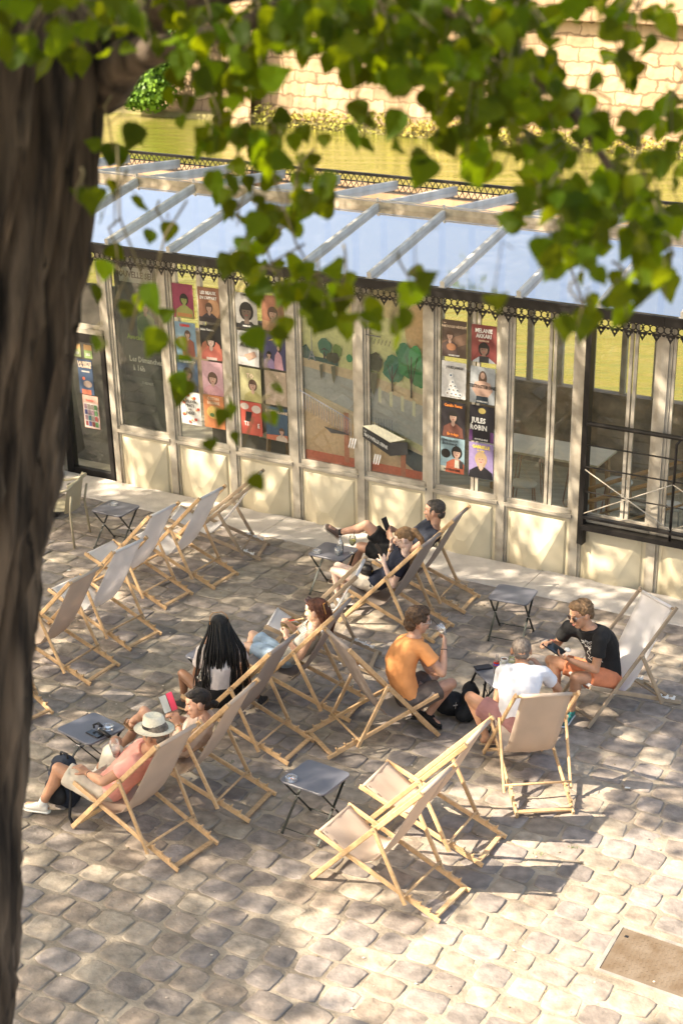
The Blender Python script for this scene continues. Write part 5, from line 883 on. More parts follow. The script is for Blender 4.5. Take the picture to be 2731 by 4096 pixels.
# ================================================================ PEOPLE
def skin(name, c): return mat(name, c, .5, var=.10, vscale=14, sss=.15, bump=.05, bscale=90)
SKN = dict(fair=skin('fair skin', (.56, .36, .26)), pale=skin('pale skin', (.62, .45, .37)), tan=skin('tanned skin', (.46, .25, .155)), ruddy=skin('ruddy skin', (.50, .29, .20)), brown=skin('brown skin', (.24, .125, .075)))
LIPS = mat('lips', (.40, .14, .11), .5); EYEW = mat('eye white', (.55, .52, .48), .3); EYED = mat('pupil', (.03, .02, .015), .3)
def cloth(name, c, var=.08, bump=.8, bscale=11): 
    m = mat(name, c, .85, var=var, vscale=9, bump=bump, bscale=bscale); return m
def hairm(name, c, c2=None, sc=(1, 1, 1)): return mat(name, c, .5, col2=c2 or tuple(x*.45 for x in c), vscale=38, bump=1.0, bscale=110, spec=.4, stretch=sc)
def hand(g, wr, hd, n, curl=.5, side=1, s=1.0, spread=.0, curls=None):
    """palm, four separate fingers of different length and a thumb; n = palm normal, side=+1 thumb towards +cross"""
    wr, hd = V(wr), V(hd); d = (hd-wr).normalized(); n = (V(n)-d*V(n).dot(d)).normalized(); sd = d.cross(n)*side
    L = .088*s; kn = wr+d*L
    g.loft([(wr-d*.02, sd, n, .027*s, .020*s), (wr+d*.005, sd, n, .028*s, .019*s), (wr+d*L*.5, sd, n, .040*s, .017*s), (kn-d*.006, sd, n, .042*s, .014*s), (kn+d*.006, sd, n, .036*s, .008*s)], 12)
    for i, (off, ln) in enumerate(((.030, .070), (.010, .080), (-.010, .074), (-.030, .058))):
        c = curl if curls is None else curls[i]; p = kn+sd*off*s*.98-d*.004; q = d; ax = sd
        for k, f in enumerate((.45, .32, .23)):
            th = c*(.75, 1.0, .7)[k]; q = (q*cos(th)+n*sin(th)+sd*off*spread*3).normalized(); nn = (n*cos(th)-q*0*sin(th)); 
            # keep palm normal perpendicular to the finger as it bends
            e = p+q*ln*s*f; g.cone(p, .0092*s*(1, .93, .86)[k], e, .0092*s*(.93, .86, .76)[k], 8); p = e; n_ = (n-q*n.dot(q)); n = n_.normalized() if n_.length > .2 else (sd.cross(q)*side).normalized()
        n = (V(n)); n = (hd-wr).normalized() and n
        # restore palm frame for the next finger
        n = _palm(wr, hd, N0) if (N0 := getattr(hand, 'n0', None)) is not None else n
    t0 = wr+d*.025+sd*.024*s; t1 = t0+(d*.6+sd*.7+_palm(wr, hd, hand.n0)*.35).normalized()*.040*s; t2 = t1+(d*.9+sd*.15+_palm(wr, hd, hand.n0)*.55).normalized()*.032*s
    g.cone(t0, .0135*s, t1, .0115*s, 8); g.cone(t1, .0112*s, t2, .0092*s, 8)
def _palm(wr, hd, n):
    d = (V(hd)-V(wr)).normalized(); n = V(n); return (n-d*n.dot(d)).normalized()
def do_hand(g, wr, hd, n, **k): hand.n0 = V(n); hand(g, wr, hd, n, **k)
def person(key, label, face, sk, tee, pants, female=False, w=1.0, sleeve=.55, hem=.02, leg_l=.72, shoe='trainer', shoem=None, solem=None, sock=None, hands=None, bulge=.03, neckopen=0, bell=0, teedisp=.006, sleeves=True, legs_lift=0):
    J = {k: V(v) for k, v in POSE[key].items()}; base = V((J['pel'].x, J['pel'].y, 0))
    root = empty('person', base, label=label, cat='person', group=None)
    for k in J: J[k] = J[k]-base
    S = .95 if female else 1.03
    sideR = ((J['sR']-J['sL']).normalized()*.65+(J['hR']-J['hL']).normalized()*.35).normalized(); ax = (J['neck']-J['pel']); L = ax.length; d = ax.normalized(); front = d.cross(sideR).normalized(); sideR = front.cross(d).normalized()
    hipR = (J['hR']-J['hL']).normalized()
    def sp(t): return J['pel']+ax*t-front*bulge*sin(pi*min(1, max(0, t)))*1.6
    prof = [(-.16, .09, .07), (-.08, .145, .10), (0, .165, .115), (.18, .150, .108), (.38, .145, .105), (.58, .163, .112), (.76, .175, .110), (.88, .165, .095), (.97, .10, .07), (1.04, .062, .058)]
    if female: prof = [(t, a*(.92 if t > .1 else .98)*(.90 if .1 < t < .5 else 1), b*(1.04 if .55 < t < .8 else .93)) for t, a, b in prof]
    def sdv(t): u = min(1, max(0, t)); v = (hipR*(1-u)+sideR*u).normalized(); return v
    def rings(pr, da, db, off=0): return [(sp(t)+front*off, sdv(t), d.cross(sdv(t)).normalized(), (a*w+da), (b*w+db)) for t, a, b in pr]
    g = MB(); g.loft(rings(prof, 0, 0))
    k = S*(.88 if female else 1)
    for s_ in 'LR':
        sg = -1 if s_ == 'L' else 1
        g.cone(sp(.86)+sideR*sg*.10*w, .072*k, J['s'+s_]-d*.005, .058*k)
        el = J['e'+s_]; wr = J['w'+s_]; sh = J['s'+s_]
        g.cone(sh, .053*k, sh+(el-sh)*.55, .047*k); g.cone(sh+(el-sh)*.45, .048*k, el, .038*k)
        g.cone(el, .039*k, el+(wr-el)*.3, .042*k); g.cone(el+(wr-el)*.3, .042*k, wr, .0255*k)
        hp, kn, an, to = J['h'+s_], J['k'+s_], J['a'+s_], J['t'+s_]
        g.cone(hp, .088*k, hp+(kn-hp)*.5, .076*k); g.cone(hp+(kn-hp)*.5, .076*k, kn, .056*k); g.ell(kn, (.056*k, .056*k, .056*k))
        sd = (an-kn).normalized(); bk = (hp-kn); bk = (bk-sd*bk.dot(sd)).normalized()
        g.cone(kn, .050*k, kn+(an-kn)*.32+bk*.018, .056*k); g.cone(kn+(an-kn)*.32+bk*.018, .056*k, kn+(an-kn)*.62+bk*.006, .042*k); g.cone(kn+(an-kn)*.6+bk*.004, .042*k, an, .034*k)
        fd = (to-an).normalized(); dn = sd-fd*sd.dot(fd); dn = dn.normalized() if dn.length > .2 else V((0, 0, -1))
        heel = an+dn*.03-fd*.03; ball = to-fd*.035
        g.cone(an, .034*k, heel, .030*k); g.cone(heel, .030*k, ball+V((0, 0, .002)), .028*k); g.cone(ball, .028*k, to-fd*.012, .018*k); g.cone(an+dn*.01, .030*k, ball-dn*.004, .024*k)
    # head: centre of the skull, face direction f, up u
    f = V(face).normalized(); hu = (J['head']-J['neck']).normalized()*.6+V((0, 0, .4)); f_in = f; u = (hu-f*hu.dot(f)).normalized(); r = f.cross(u); H = J['head']; F = Matrix((r, f, u)).transposed(); hs = 1.10 if female else 1.18
    def hp_(x, y, z): return H+F @ V((x*hs, y*hs, z*hs))
    g.cone(J['neck']-d*.02, (.066 if not female else .050), hp_(0, -.015, -.075), (.055 if not female else .044))
    g.ell(hp_(0, -.012, .012), (.074*hs, .094*hs, .088*hs), F, 16); g.ell(hp_(0, .030, -.035), (.060*hs, .060*hs, .078*hs), F, 16); g.ell(hp_(0, .052, .03), (.055*hs, .038*hs, .045*hs), F, 12)
    g.ell(hp_(0, .050, -.092), (.034*hs, .034*hs, .024*hs), F); g.ell(hp_(0, .018, -.078), (.050*hs, .05*hs, .032*hs), F)
    g.cone(hp_(0, .084, .002), .009*hs, hp_(0, .103, -.034), .0125*hs, 8); g.ell(hp_(-.010, .097, -.038), (.010, .010, .008), F, 8); g.ell(hp_(.010, .097, -.038), (.010, .010, .008), F, 8)
    g.ell(hp_(0, .080, .018), (.045*hs, .014*hs, .010*hs), F, 10); g.ell(hp_(0, .084, -.066), (.022*hs, .012*hs, .013*hs), F, 8)
    for sg in (-1, 1): g.ell(hp_(sg*.036, .068, -.028), (.02*hs, .02*hs, .018*hs), F, 8); g.ell(hp_(sg*.077, -.005, -.018), (.010*hs, .020*hs, .032*hs), F @ Matrix.Rotation(.15, 3, 'X'), 10)
    hn = hands or {}
    for s_ in 'LR':
        q = hn.get(s_, {}); n_ = q.get('n', (0, 0, -1)); do_hand(g, J['w'+s_], J['hd'+s_], n_, curl=q.get('curl', .5), side=q.get('side', 1), s=.93 if female else 1.05, spread=q.get('spread', .02), curls=q.get('curls'))
    body = g.build('body', [SKN[sk], LIPS, EYEW, EYED], root); remesh(body, .0068, 2)
    # eyes and lips added into the body mesh
    g2 = MB()
    for sg in (-1, 1): g2.ell(hp_(sg*.031, .073, -.006), (.0125*hs, .010, .0085*hs), F, 10, mi=2); g2.ell(hp_(sg*.031, .0795, -.006), (.0065, .005, .0062), F, 8, mi=3); g2.ell(hp_(sg*.032, .0825, .014), (.017, .006, .0035), F, 8, mi=3)
    g2.ell(hp_(0, .0935, -.0635), (.021*hs, .006, .0042), F, 8, mi=1); g2.ell(hp_(0, .092, -.0715), (.018*hs, .007, .0048), F, 8, mi=1)
    tmp = g2.build('tmp', [SKN[sk], LIPS, EYEW, EYED]); bm = bmesh.new(); bm.from_mesh(body.data); bm.from_mesh(tmp.data); bm.to_mesh(body.data); bm.free(); bpy.data.objects.remove(tmp)
    if not len(body.data.materials) == 4:
        body.data.materials.clear(); [body.data.materials.append(m) for m in (SKN[sk], LIPS, EYEW, EYED)]
    # shirt
    g = MB(); da = .019; t0 = hem
    pr = [(t0-.012, .150, .104), (t0, .158, .110)]+[q for q in prof if t0+.03 < q[0] < 1.0]+[(1.0-neckopen, .092, .070)]
    if bell: pr = [(t, a*(1+bell*max(0, (.6-t))), b*(1+bell*max(0, (.6-t)))) for t, a, b in pr]
    g.loft(rings(pr, da, da), 22)
    if sleeves:
        for s_ in 'LR':
            sg = -1 if s_ == 'L' else 1; sh, el = J['s'+s_], J['e'+s_]
            g.cone(sp(.85)+sideR*sg*.10*w, .088*k, sh-d*.003, .074*k); 
            a, b = sh, sh+(el-sh)*sleeve; dd = (b-a).normalized(); x = dd.orthogonal().normalized(); y = dd.cross(x)
            g.loft([(a-dd*.01, x, y, .072*k, .072*k), (a+(b-a)*.5, x, y, .070*k, .070*k), (b, x, y, .070*k*(1+bell*.3), .070*k*(1+bell*.3)), (b+dd*.004, x, y, .055*k, .055*k)], 16)
    shirt = remesh(g.build('shirt', tee, root), .0085, 2, teedisp, 11)
    # shorts
    g = MB(); g.loft(rings([(-.17, .10, .085), (-.08, .155, .11), (0, .172, .122), (hem+.06, .158, .114), (hem+.07, .150, .107)], .012, .012), 20)
    for s_ in 'LR':
        hp, kn = J['h'+s_], J['k'+s_]; dd = (kn-hp).normalized(); x = dd.orthogonal().normalized(); y = dd.cross(x); b = hp+(kn-hp)*leg_l
        g.loft([(hp-dd*.06, x, y, .085*k, .085*k), (hp, x, y, .110*k, .110*k), (hp+(b-hp)*.5, x, y, .106*k, .106*k), (b, x, y, .099*k, .099*k), (b+dd*.004, x, y, .074*k, .074*k)], 18)
    shorts = remesh(g.build('shorts', pants, root), .0085, 2, .007, 13)
    # footwear
    for s_ in 'LR':
        an, kn, to = J['a'+s_], J['k'+s_], J['t'+s_]; sd = (an-kn).normalized(); fd = (to-an).normalized(); dn = sd-fd*sd.dot(fd); dn = dn.normalized() if dn.length > .2 else V((0, 0, -1)); lat = fd.cross(dn)
        heel = an+dn*.032-fd*.035
        fd2 = (to-fd*.02-heel).normalized(); dn2 = (dn-fd2*dn.dot(fd2)).normalized(); lat = fd2.cross(dn2); LL = (to-heel).length
        if shoe in ('trainer', 'slip'):
            g = MB(); g.loft([(heel-fd2*.022, lat, dn2, .020, .028), (heel-fd2*.012, lat, dn2, .033, .038), (heel+fd2*LL*.3-dn2*.006, lat, dn2, .038, .044), (heel+fd2*LL*.6, lat, dn2, .042, .034), (heel+fd2*LL*.85+dn2*.004, lat, dn2, .043, .026), (heel+fd2*LL+dn2*.006, lat, dn2, .034, .020), (heel+fd2*(LL+.018)+dn2*.008, lat, dn2, .015, .012)], 14)
            g.cone(an+dn*.015, .040, an-sd*.012, .041)
            so_ = remesh(g.build('shoe', shoem, root), .007, 2)
            g = MB(); g.loft([(heel-fd2*.034+dn2*.034, lat, dn2, .018, .010), (heel-fd2*.02+dn2*.034, lat, dn2, .036, .012), (heel+fd2*LL*.35+dn2*.034, lat, dn2, .039, .012), (heel+fd2*LL*.75+dn2*.033, lat, dn2, .046, .011), (heel+fd2*(LL+.005)+dn2*.030, lat, dn2, .036, .010), (heel+fd2*(LL+.026)+dn2*.026, lat, dn2, .014, .006)], 14); g.build('sole', solem or M['plastic_white'], so_, True)
        else:
            so_ = None; g = MB(); g.loft([(heel-fd2*.03+dn2*.036, lat, dn2, .02, .008), (heel+dn2*.036, lat, dn2, .035, .009), (heel+fd2*LL*.6+dn2*.034, lat, dn2, .040, .008), (heel+fd2*(LL+.01)+dn2*.03, lat, dn2, .03, .007)], 12)
            for q in (.35, .75): c = heel+fd2*LL*q; g.tube([c+lat*.036+dn2*.02, c+lat*.024-dn2*.026, c-lat*.024-dn2*.026, c-lat*.036+dn2*.02], .006, 6)
            g.tube([an+lat*.038+dn*.005, an-fd*.04, an-lat*.038+dn*.005], .005, 6)
            g.build('sandal', shoem, root, True)
        if sock:
            g = MB(); g.cone(an+dn*.0, .040, an-sd*.055, .0395); g.build('sock', sock, root, True)
    return root, J, hp_, F, dict(r=r, f=f, u=u, sp=sp, side=sideR, front=front, d=d, hs=hs, base=base)
def bracelet(root, J, s_, q=.9, mt=None, name='bracelet', r=.029):
    a, b = J['e'+s_], J['w'+s_]; p = a+(b-a)*q; d = (b-a).normalized(); x = d.orthogonal().normalized(); y = d.cross(x); g = MB()
    pts = [p+x*r*cos(t)+y*r*sin(t) for t in [2*pi*i/12 for i in range(13)]]; g.tube(pts, .004, 6); g.build(name, mt or M['black'], root, True)
def hair(root, hp_, F, mt, ells, disp=.006, dscale=30, cones=(), vox=.007, name='hair'):
    g = MB(); hk = (hp_(0, 0, 1)-hp_(0, 0, 0)).length; disp = max(disp, .004) if name == 'hair' else disp
    ells = [(c, tuple(x*hk for x in r_)) for c, r_ in ells]; cones = [(a, ra*hk, b, rb*hk) for a, ra, b, rb in cones]
    for c, rr in ells: g.ell(hp_(*c), rr, F, 16)
    for a, ra, b, rb in cones: g.cone(hp_(*a), ra, hp_(*b), rb)
    return remesh(g.build(name, mt, root), vox, 1, disp, dscale)
SHORT = [((0, -.026, .028), (.0805, .086, .078)), ((0, .018, .064), (.064, .058, .034)), ((0, -.062, -.035), (.060, .040, .050)), ((-.068, .012, .0), (.012, .018, .035)), ((.068, .012, .0), (.012, .018, .035))]
def glasses(root, hp_, F, lens, frame, big=1.0):
    g = MB()
    for sg in (-1, 1):
        pts = [hp_(sg*.033+.024*big*cos(t), .096-.006*abs(cos(t)), -.010+.019*big*sin(t)) for t in [2*pi*i/12 for i in range(13)]]; g.tube(pts, .0024, 5)
        g.tube([hp_(sg*.058, .088, -.004), hp_(sg*.076, .03, .0), hp_(sg*.082, -.012, -.004)], .0024, 5)
    g.tube([hp_(-.010, .100, -.006), hp_(.010, .100, -.006)], .0024, 5); o = g.build('eyeglasses', frame, root)
    g = MB()
    for sg in (-1, 1): g.poly([hp_(sg*.033+.023*big*cos(t), .096, -.010+.018*big*sin(t)) for t in [2*pi*i/12 for i in range(12)]])
    g.build('lens', lens, o)
def held_phone(label, c, X, Y, mt, screen, cover=None, d=(.15, .075)):
    X = V(X).normalized(); Y = V(Y); Y = (Y-X*Y.dot(X)).normalized(); N = X.cross(Y); e = empty('phone', c, label=label, cat='phone')
    def q(x, y, z): return X*x+Y*y+N*z
    def bx(g, x0, x1, y0, y1, z0, z1): g.hexa([q(x0, y0, z0), q(x1, y0, z0), q(x1, y1, z0), q(x0, y1, z0), q(x0, y0, z1), q(x1, y0, z1), q(x1, y1, z1), q(x0, y1, z1)])
    a, b = d[0]/2, d[1]/2; g = MB(); bx(g, -a, a, -b, b, -.005, .004); g.build('body', mt, e); g = MB(); bx(g, -a*.95, a*.95, -b*.93, b*.93, .0042, .0048); g.build('screen', screen, e)
    if cover: g = MB(); bx(g, -a, a, b+.002, b+.002+b*1.6, -.004, .002); g.build('cover', cover, e)
    return e
# --- man in navy, nearest the pavilion
NAVY = cloth('navy cotton', (.014, .018, .032)); BLK = cloth('black cotton', (.010, .010, .011)); 
rt, J, hp_, F, q = person('p1', 'grey-haired man in a navy tee and black shorts, legs crossed, nearest the pavilion', (-.93, .36, -.10), 'ruddy', NAVY, BLK, leg_l=.74, w=1.14, shoem=mat('taupe mesh', (.13, .09, .07), .8), solem=mat('cream sole', (.62, .56, .46), .6), sock=BLK,
    hands=dict(L=dict(n=(.3, .6, .1), curl=.8, side=1), R=dict(n=(-.2, -.6, .2), curl=.7, side=-1)), bulge=.02)
hair(rt, hp_, F, hairm('dark grey hair', (.09, .075, .065)), SHORT, .003, 45); bracelet(rt, J, 'L', .93, M['black'], 'watch', .030)
held_phone('phone held up by the man in navy', (.505, 16.95, .84), (-.35, .2, .9), (.75, .65, 0), M['black'], scrg)
# --- ponytailed woman
WHT = cloth('ivory linen', (.52, .46, .38)); 
rt, J, hp_, F, q = person('p2', 'ponytailed woman in a navy tee and ivory shorts resting her head on one hand', (-.84, .16, -.50), 'pale', cloth('dark navy cotton', (.012, .016, .034)), WHT, female=True, leg_l=.40, shoem=mat('white leather', (.55, .52, .48), .5), sock=M['ink_white'],
    hands=dict(L=dict(n=(-.3, .8, .3), curl=.6, side=1), R=dict(n=(.8, -.3, .1), curl=.35, side=-1)), bulge=.05, sleeve=.5)
HB = hairm('light brown hair', (.25, .15, .075), (.13, .075, .035))
hair(rt, hp_, F, HB, [((0, -.022, .028), (.082, .090, .080)), ((0, .018, .066), (.064, .056, .034)), ((0, -.06, -.015), (.066, .045, .05))], .003, 40, [((0, -.085, .03), .022, (0, -.125, .015), .034), ((0, -.125, .015), .036, (0, -.15, -.08), .030), ((0, -.15, -.08), .030, (.01, -.13, -.18), .012)])
g = MB(); g.tube([hp_(.024*cos(t), -.098, .028+.024*sin(t)) for t in [2*pi*i/10 for i in range(11)]], .007, 6); g.build('hair_tie', M['black'], rt, True)
glasses(rt, hp_, F, M['glass'], mat('brown frame', (.12, .04, .02), .3)); bracelet(rt, J, 'R', .9, mat('gold chain', (.6, .4, .15), .3, metal=1))
held_phone('phone held low by the ponytailed woman', (.415, 16.06, .87), (-.45, .25, .65), (.3, .9, 0), M['black'], scr)
# --- woman in denim shorts
STR = mat('striped knit', (.45, .43, .36), .85, bump=.3, bscale=40); n = STR.node_tree; wv = n.nodes.new('ShaderNodeTexWave'); wv.wave_type = 'BANDS'; wv.bands_direction = 'Z'; wv.inputs['Scale'].default_value = 26
tcn = n.nodes.new('ShaderNodeTexCoord'); n.links.new(tcn.outputs['Object'], wv.inputs['Vector']); rp = n.nodes.new('ShaderNodeValToRGB'); rp.color_ramp.elements[0].color = (.12, .16, .22, 1); rp.color_ramp.elements[1].color = (.58, .54, .44, 1); rp.color_ramp.elements[0].position = .2; rp.color_ramp.elements[1].position = .5
n.links.new(wv.outputs['Fac'], rp.inputs[0]); n.links.new(rp.outputs[0], n.nodes['Principled BSDF'].inputs['Base Color'])
DEN = cloth('faded denim', (.30, .40, .52), .22)
rt, J, hp_, F, q = person('p3', 'brown-haired woman in a striped vest and faded denim shorts, hoop earring, reclining', (-.93, .28, -.22), 'fair', STR, DEN, female=True, leg_l=.78, sleeves=False, shoem=BLK, solem=M['black'], hands=dict(L=dict(n=(-.2, .8, .2), curl=.9, side=1), R=dict(n=(-.3, -.7, .2), curl=.8, side=-1)), bulge=.03, neckopen=.12)
HR = hairm('auburn hair', (.105, .036, .016), (.045, .014, .008))
hair(rt, hp_, F, HR, [((0, -.022, .030), (.084, .094, .082)), ((0, -.065, -.03), (.078, .058, .075)), ((0, .02, .068), (.064, .056, .034))], .004, 38, [((0, -.085, -.03), .060, (0, -.115, -.13), .045), ((0, -.115, -.13), .045, (.0, -.105, -.21), .022), ((.06, -.05, 0), .028, (.06, -.075, -.12), .022), ((-.06, -.05, 0), .028, (-.06, -.075, -.12), .022)])
g = MB(); g.tube([hp_(.03, -.105, .06), hp_(.05, -.115, .02), hp_(.05, -.12, -.03)], .006, 6); g.tube([hp_(-.045, -.095, .06), hp_(-.06, -.105, .02), hp_(-.06, -.11, -.03)], .006, 6); g.tube([hp_(-.04, -.1, .06), hp_(.04, -.1, .06)], .006, 6); g.build('hair_claw', mat('gold clip', (.55, .32, .12), .3, metal=1), rt)
g = MB(); g.tube([hp_(-.082, .0, -.055-.026+.026*cos(t)+.0*t) if False else hp_(-.082-.0, .026*sin(t), -.075+.026*cos(t)) for t in [2*pi*i/14 for i in range(15)]], .0025, 5); g.build('earring', mat('gold hoop', (.7, .5, .25), .3, metal=1), rt)
g = MB()
for sg in (-1, 1): g.tube([hp_(sg*.033+.026*cos(t), .055+.012*sin(t), .098+.018*sin(t)) for t in [2*pi*i/12 for i in range(13)]], .004, 5); g.poly([hp_(sg*.033+.025*cos(t), .055+.012*sin(t), .098+.017*sin(t)) for t in [2*pi*i/12 for i in range(12)]]); g.tube([hp_(sg*.06, .055, .098), hp_(sg*.085, -.01, .05), hp_(sg*.088, -.03, .01)], .003, 5)
g.build('sunglasses', mat('smoky frame', (.15, .08, .07), .25), rt)
e = empty('fan', (-.49, 14.20, .845), label='slim pale wooden stick held by the woman in denim shorts', cat='stick'); g = MB(); g.bar((-.02, 0, -.01), (.14, .03, .015), .022, .006, (0, 0, 1)); g.build('stick', M['wood'], e); g = MB(); g.bar((-.0, .002, -.004), (.05, .012, .006), .018, .008, (0, 0, 1)); g.build('print', M['ink_red'], e)
# --- woman with long braids
rt, J, hp_, F, q = person('p4', 'woman with very long black braids in a white tee and black shorts, seen from behind', (-.30, .93, -.22), 'brown', cloth('white cotton', (.62, .57, .56)), BLK, female=True, leg_l=.45, shoem=mat('black suede', (.02, .02, .022), .8), solem=mat('gum sole', (.35, .25, .15), .7),
    hands=dict(L=dict(n=(.8, .2, .2), curl=.5, side=1), R=dict(n=(0, 0, -1), curl=.6, side=-1)), bulge=.04, hem=.14, sleeve=.62)
BR = mat('black braids', (.008, .007, .007), .45, bump=1, bscale=220, spec=.5)
g = MB(); g.ell(hp_(0, -.024, .028), (.084, .094, .084), F, 16); g.ell(hp_(0, -.05, -.03), (.076, .06, .07), F, 14); random.seed(5)
cap = remesh(g.build('hair', BR, rt), .008, 1, .003, 60); g = MB()
bk = -q['front']; sdR = q['side']
for i in range(120):
    u_ = R(-1, 1); v_ = R(-.3, 1); ph = u_*2.0
    p0 = hp_(.080*sin(ph), -.020-.088*cos(ph)*sqrt(max(0, 1-v_*v_*.5)), .055*v_+.01); s_ = u_*(.19+.03*v_)+R(-.03, .03); L_ = R(.42, .66)*(1 if abs(u_) < .8 else .85)
    outward = bk*(.215+.025*R(0, 1))*(1-.5*abs(u_)**3)
    neckp = V(q['sp'](1.0)); p1 = p0*.5+(neckp+sdR*s_*.62+bk*(.15-.05*abs(u_))+V((0, 0, .03)))*.5+(p0-hp_(0, 0, 0)).normalized()*.012
    p2 = neckp+sdR*s_*.85+outward+V((0, 0, -.04)); w1, w2 = R(0, 6), R(8, 16); pts = [p0, p1]
    for k in range(8):
        t = k/7; wob = .008*sin(w1+w2*t)*(.3+t); flare = 1+.25*t
        pts.append(neckp+sdR*(s_*flare+wob)+outward*(1-.05*t)+V((0, 0, -.04-L_*t))+bk*.006*sin(w1*2+w2*t))
    r_ = R(.0045, .0075); g.tube(pts, [r_*1.2, r_*1.2]+[r_*(1-.45*(k/7)) for k in range(8)], 5)
g.build('braids', BR, rt, True)
g = MB(); g.tube([hp_(-.07, -.01, .09), hp_(-.04, .02, .115), hp_(.04, .02, .115), hp_(.07, -.01, .09)], .004, 5); g.tube([hp_(.07, -.01, .09), hp_(.086, -.05, .03)], .004, 5); g.tube([hp_(-.07, -.01, .09), hp_(-.086, -.05, .03)], .004, 5); g.build('sunglasses', mat('amber frame', (.45, .22, .08), .25), rt)
# --- woman with a bun
BLS = cloth('blush blouse', (.58, .46, .38), .05)
rt, J, hp_, F, q = person('p5', 'dark-haired woman with a bun and cream blouse holding a phone in a red case', (-.93, -.28, -.14), 'ruddy', BLS, cloth('beige skirt cotton', (.50, .42, .34)), female=True, leg_l=.42, shoe='sandal', shoem=mat('bronze straps', (.30, .18, .10), .4, metal=.3),
    hands=dict(L=dict(n=(-.2, .8, .3), curl=.45, side=1, spread=.1), R=dict(n=(-.3, -.6, .2), curl=.7, side=-1)), bulge=.02, bell=.35, sleeve=.75, teedisp=.012, hem=-.02)
HK = hairm('near-black hair', (.022, .015, .012), (.009, .007, .006))
hair(rt, hp_, F, HK, [((0, -.024, .032), (.083, .094, .082)), ((0, .022, .068), (.068, .060, .036)), ((0, -.062, -.025), (.070, .05, .055)), ((0, -.128, -.045), (.034, .034, .034))], .003, 40)
g = MB(); g.tube([hp_(-.084, .012*sin(t), -.065+.012*cos(t)) for t in [2*pi*i/10 for i in range(11)]], .003, 5); g.build('earring', mat('copper hoop', (.5, .25, .12), .3, metal=1), rt)
bracelet(rt, J, 'L', .9, mat('gold bracelet', (.6, .42, .2), .3, metal=1))
held_phone('phone in an open red case held by the woman with the bun', (-1.50, 12.44, .82), (.28, -.30, -.62), (.6, -.25, .3), M['black'], scrg, mat('crimson leather', (.42, .02, .07), .4), d=(.16, .08))
# --- man in the hat
PNK = cloth('salmon cotton', (.80, .37, .31)); 
rt, J, hp_, F, q = person('p6', 'man in a white straw hat, salmon tee and ivory shorts with a glass of beer', (-.82, .48, -.22), 'tan', PNK, cloth('ivory cotton', (.60, .54, .44)), leg_l=.80, shoem=mat('off-white trainers', (.62, .59, .53), .6), solem=mat('white sole', (.68, .68, .62), .5), sock=M['ink_white'],
    hands=dict(L=dict(n=(-.1, .1, -.95), curl=.4, side=1, spread=.1), R=dict(n=(-.2, -.8, .1), curl=1.0, side=-1)), bulge=.0, w=1.08)
hair(rt, hp_, F, hairm('grey hair', (.22, .19, .16)), SHORT, .002, 45); bracelet(rt, J, 'L', .88, M['black'])
u, f = q['u'], q['f']; ha = (u*.93-f*.16).normalized(); hr = f.cross(ha).normalized(); hf = ha.cross(hr); HM = Matrix((hr, hf, ha)).transposed(); hc = hp_(0, -.004, .040)
g = MB(); straw = mat('pale straw', (.76, .71, .58), .75, var=.08, vscale=60, bump=.5, bscale=140)
g.lathe([(.086, .004), (.10, .0), (.125, -.008), (.148, -.008), (.155, -.002), (.153, .001), (.145, -.004), (.10, .004), (.088, .008)], hc, 28, axis=HM, sy=1.14); g.build('hat_brim', straw, rt, True)
g = MB(); g.lathe([(.089, .0), (.088, .04), (.083, .085), (.076, .108), (.066, .116), (.045, .108), (.02, .098), (0, .096)], hc, 28, axis=HM, sx=.95, sy=1.14); g.build('hat_crown', straw, rt, True)
g = MB(); g.lathe([(.0905, .004), (.0925, .006), (.0915, .034), (.0885, .036)], hc, 28, axis=HM, sx=.96, sy=1.14); g.build('hat_band', mat('black ribbon', (.01, .01, .012), .6), rt, True)
e = empty('beer_glass', (-1.835, 11.80, .655), 0, label='pint glass of amber beer held by the man in the hat', cat='glass'); e.rotation_euler = (.12, -.15, 0)
g = MB(); g.lathe([(0, .002), (.032, .002), (.034, .008), (.036, .05), (.041, .10), (.043, .115), (.041, .15)], n=20); g.build('glass', M['glass'], e, True)
g = MB(); g.lathe([(0, .006), (.031, .008), (.034, .048), (0, .048)], n=16); g.build('beer', mat('amber ale', (.35, .075, .008), .1, trans=.3), e, True)
g = MB(); g.lathe([(0, .048), (.034, .048), (.037, .075), (0, .078)], n=16); g.build('foam', mat('beer foam', (.75, .66, .58), .6), e, True)
# --- man in orange
ORG = cloth('orange cotton', (.72, .31, .11), .04)
rt, J, hp_, F, q = person('p7', 'brown-haired man in an orange tee and grey cargo shorts drinking through a straw', (.92, .36, -.12), 'ruddy', ORG, cloth('grey-brown cotton', (.115, .095, .085), .2), leg_l=.70, shoem=mat('black knit', (.014, .013, .013), .8), solem=M['black'],
    hands=dict(R=dict(n=(-.5, .6, .2), curl=.75, side=-1), L=dict(n=(0, 0, -1), curl=.5, side=1)), bulge=.07, w=1.12)
HW = hairm('wavy brown hair', (.10, .058, .032), (.04, .022, .012))
hair(rt, hp_, F, HW, [((0, -.022, .036), (.088, .096, .086)), ((0, .026, .078), (.070, .060, .042)), ((0, -.066, -.028), (.070, .05, .06))], .011, 34)
glasses(rt, hp_, F, M['glass'], M['steel']); bracelet(rt, J, 'R', .88)
e = empty('wine_glass', (.985, 13.78, .955), label='tilted stemmed glass with black straw at the lips of the man in orange', cat='glass'); e.rotation_euler = (-.3, -.75, 0)
g = MB(); g.lathe([(0, -.05), (.004, -.045), (.005, -.02), (.03, 0), (.042, .04), (.038, .08)], n=18); g.build('glass', M['glass'], e, True); g = MB(); g.tube([(0, 0, 0), (-.01, 0, .15)], .0028, 6); g.build('straw', M['black'], e)
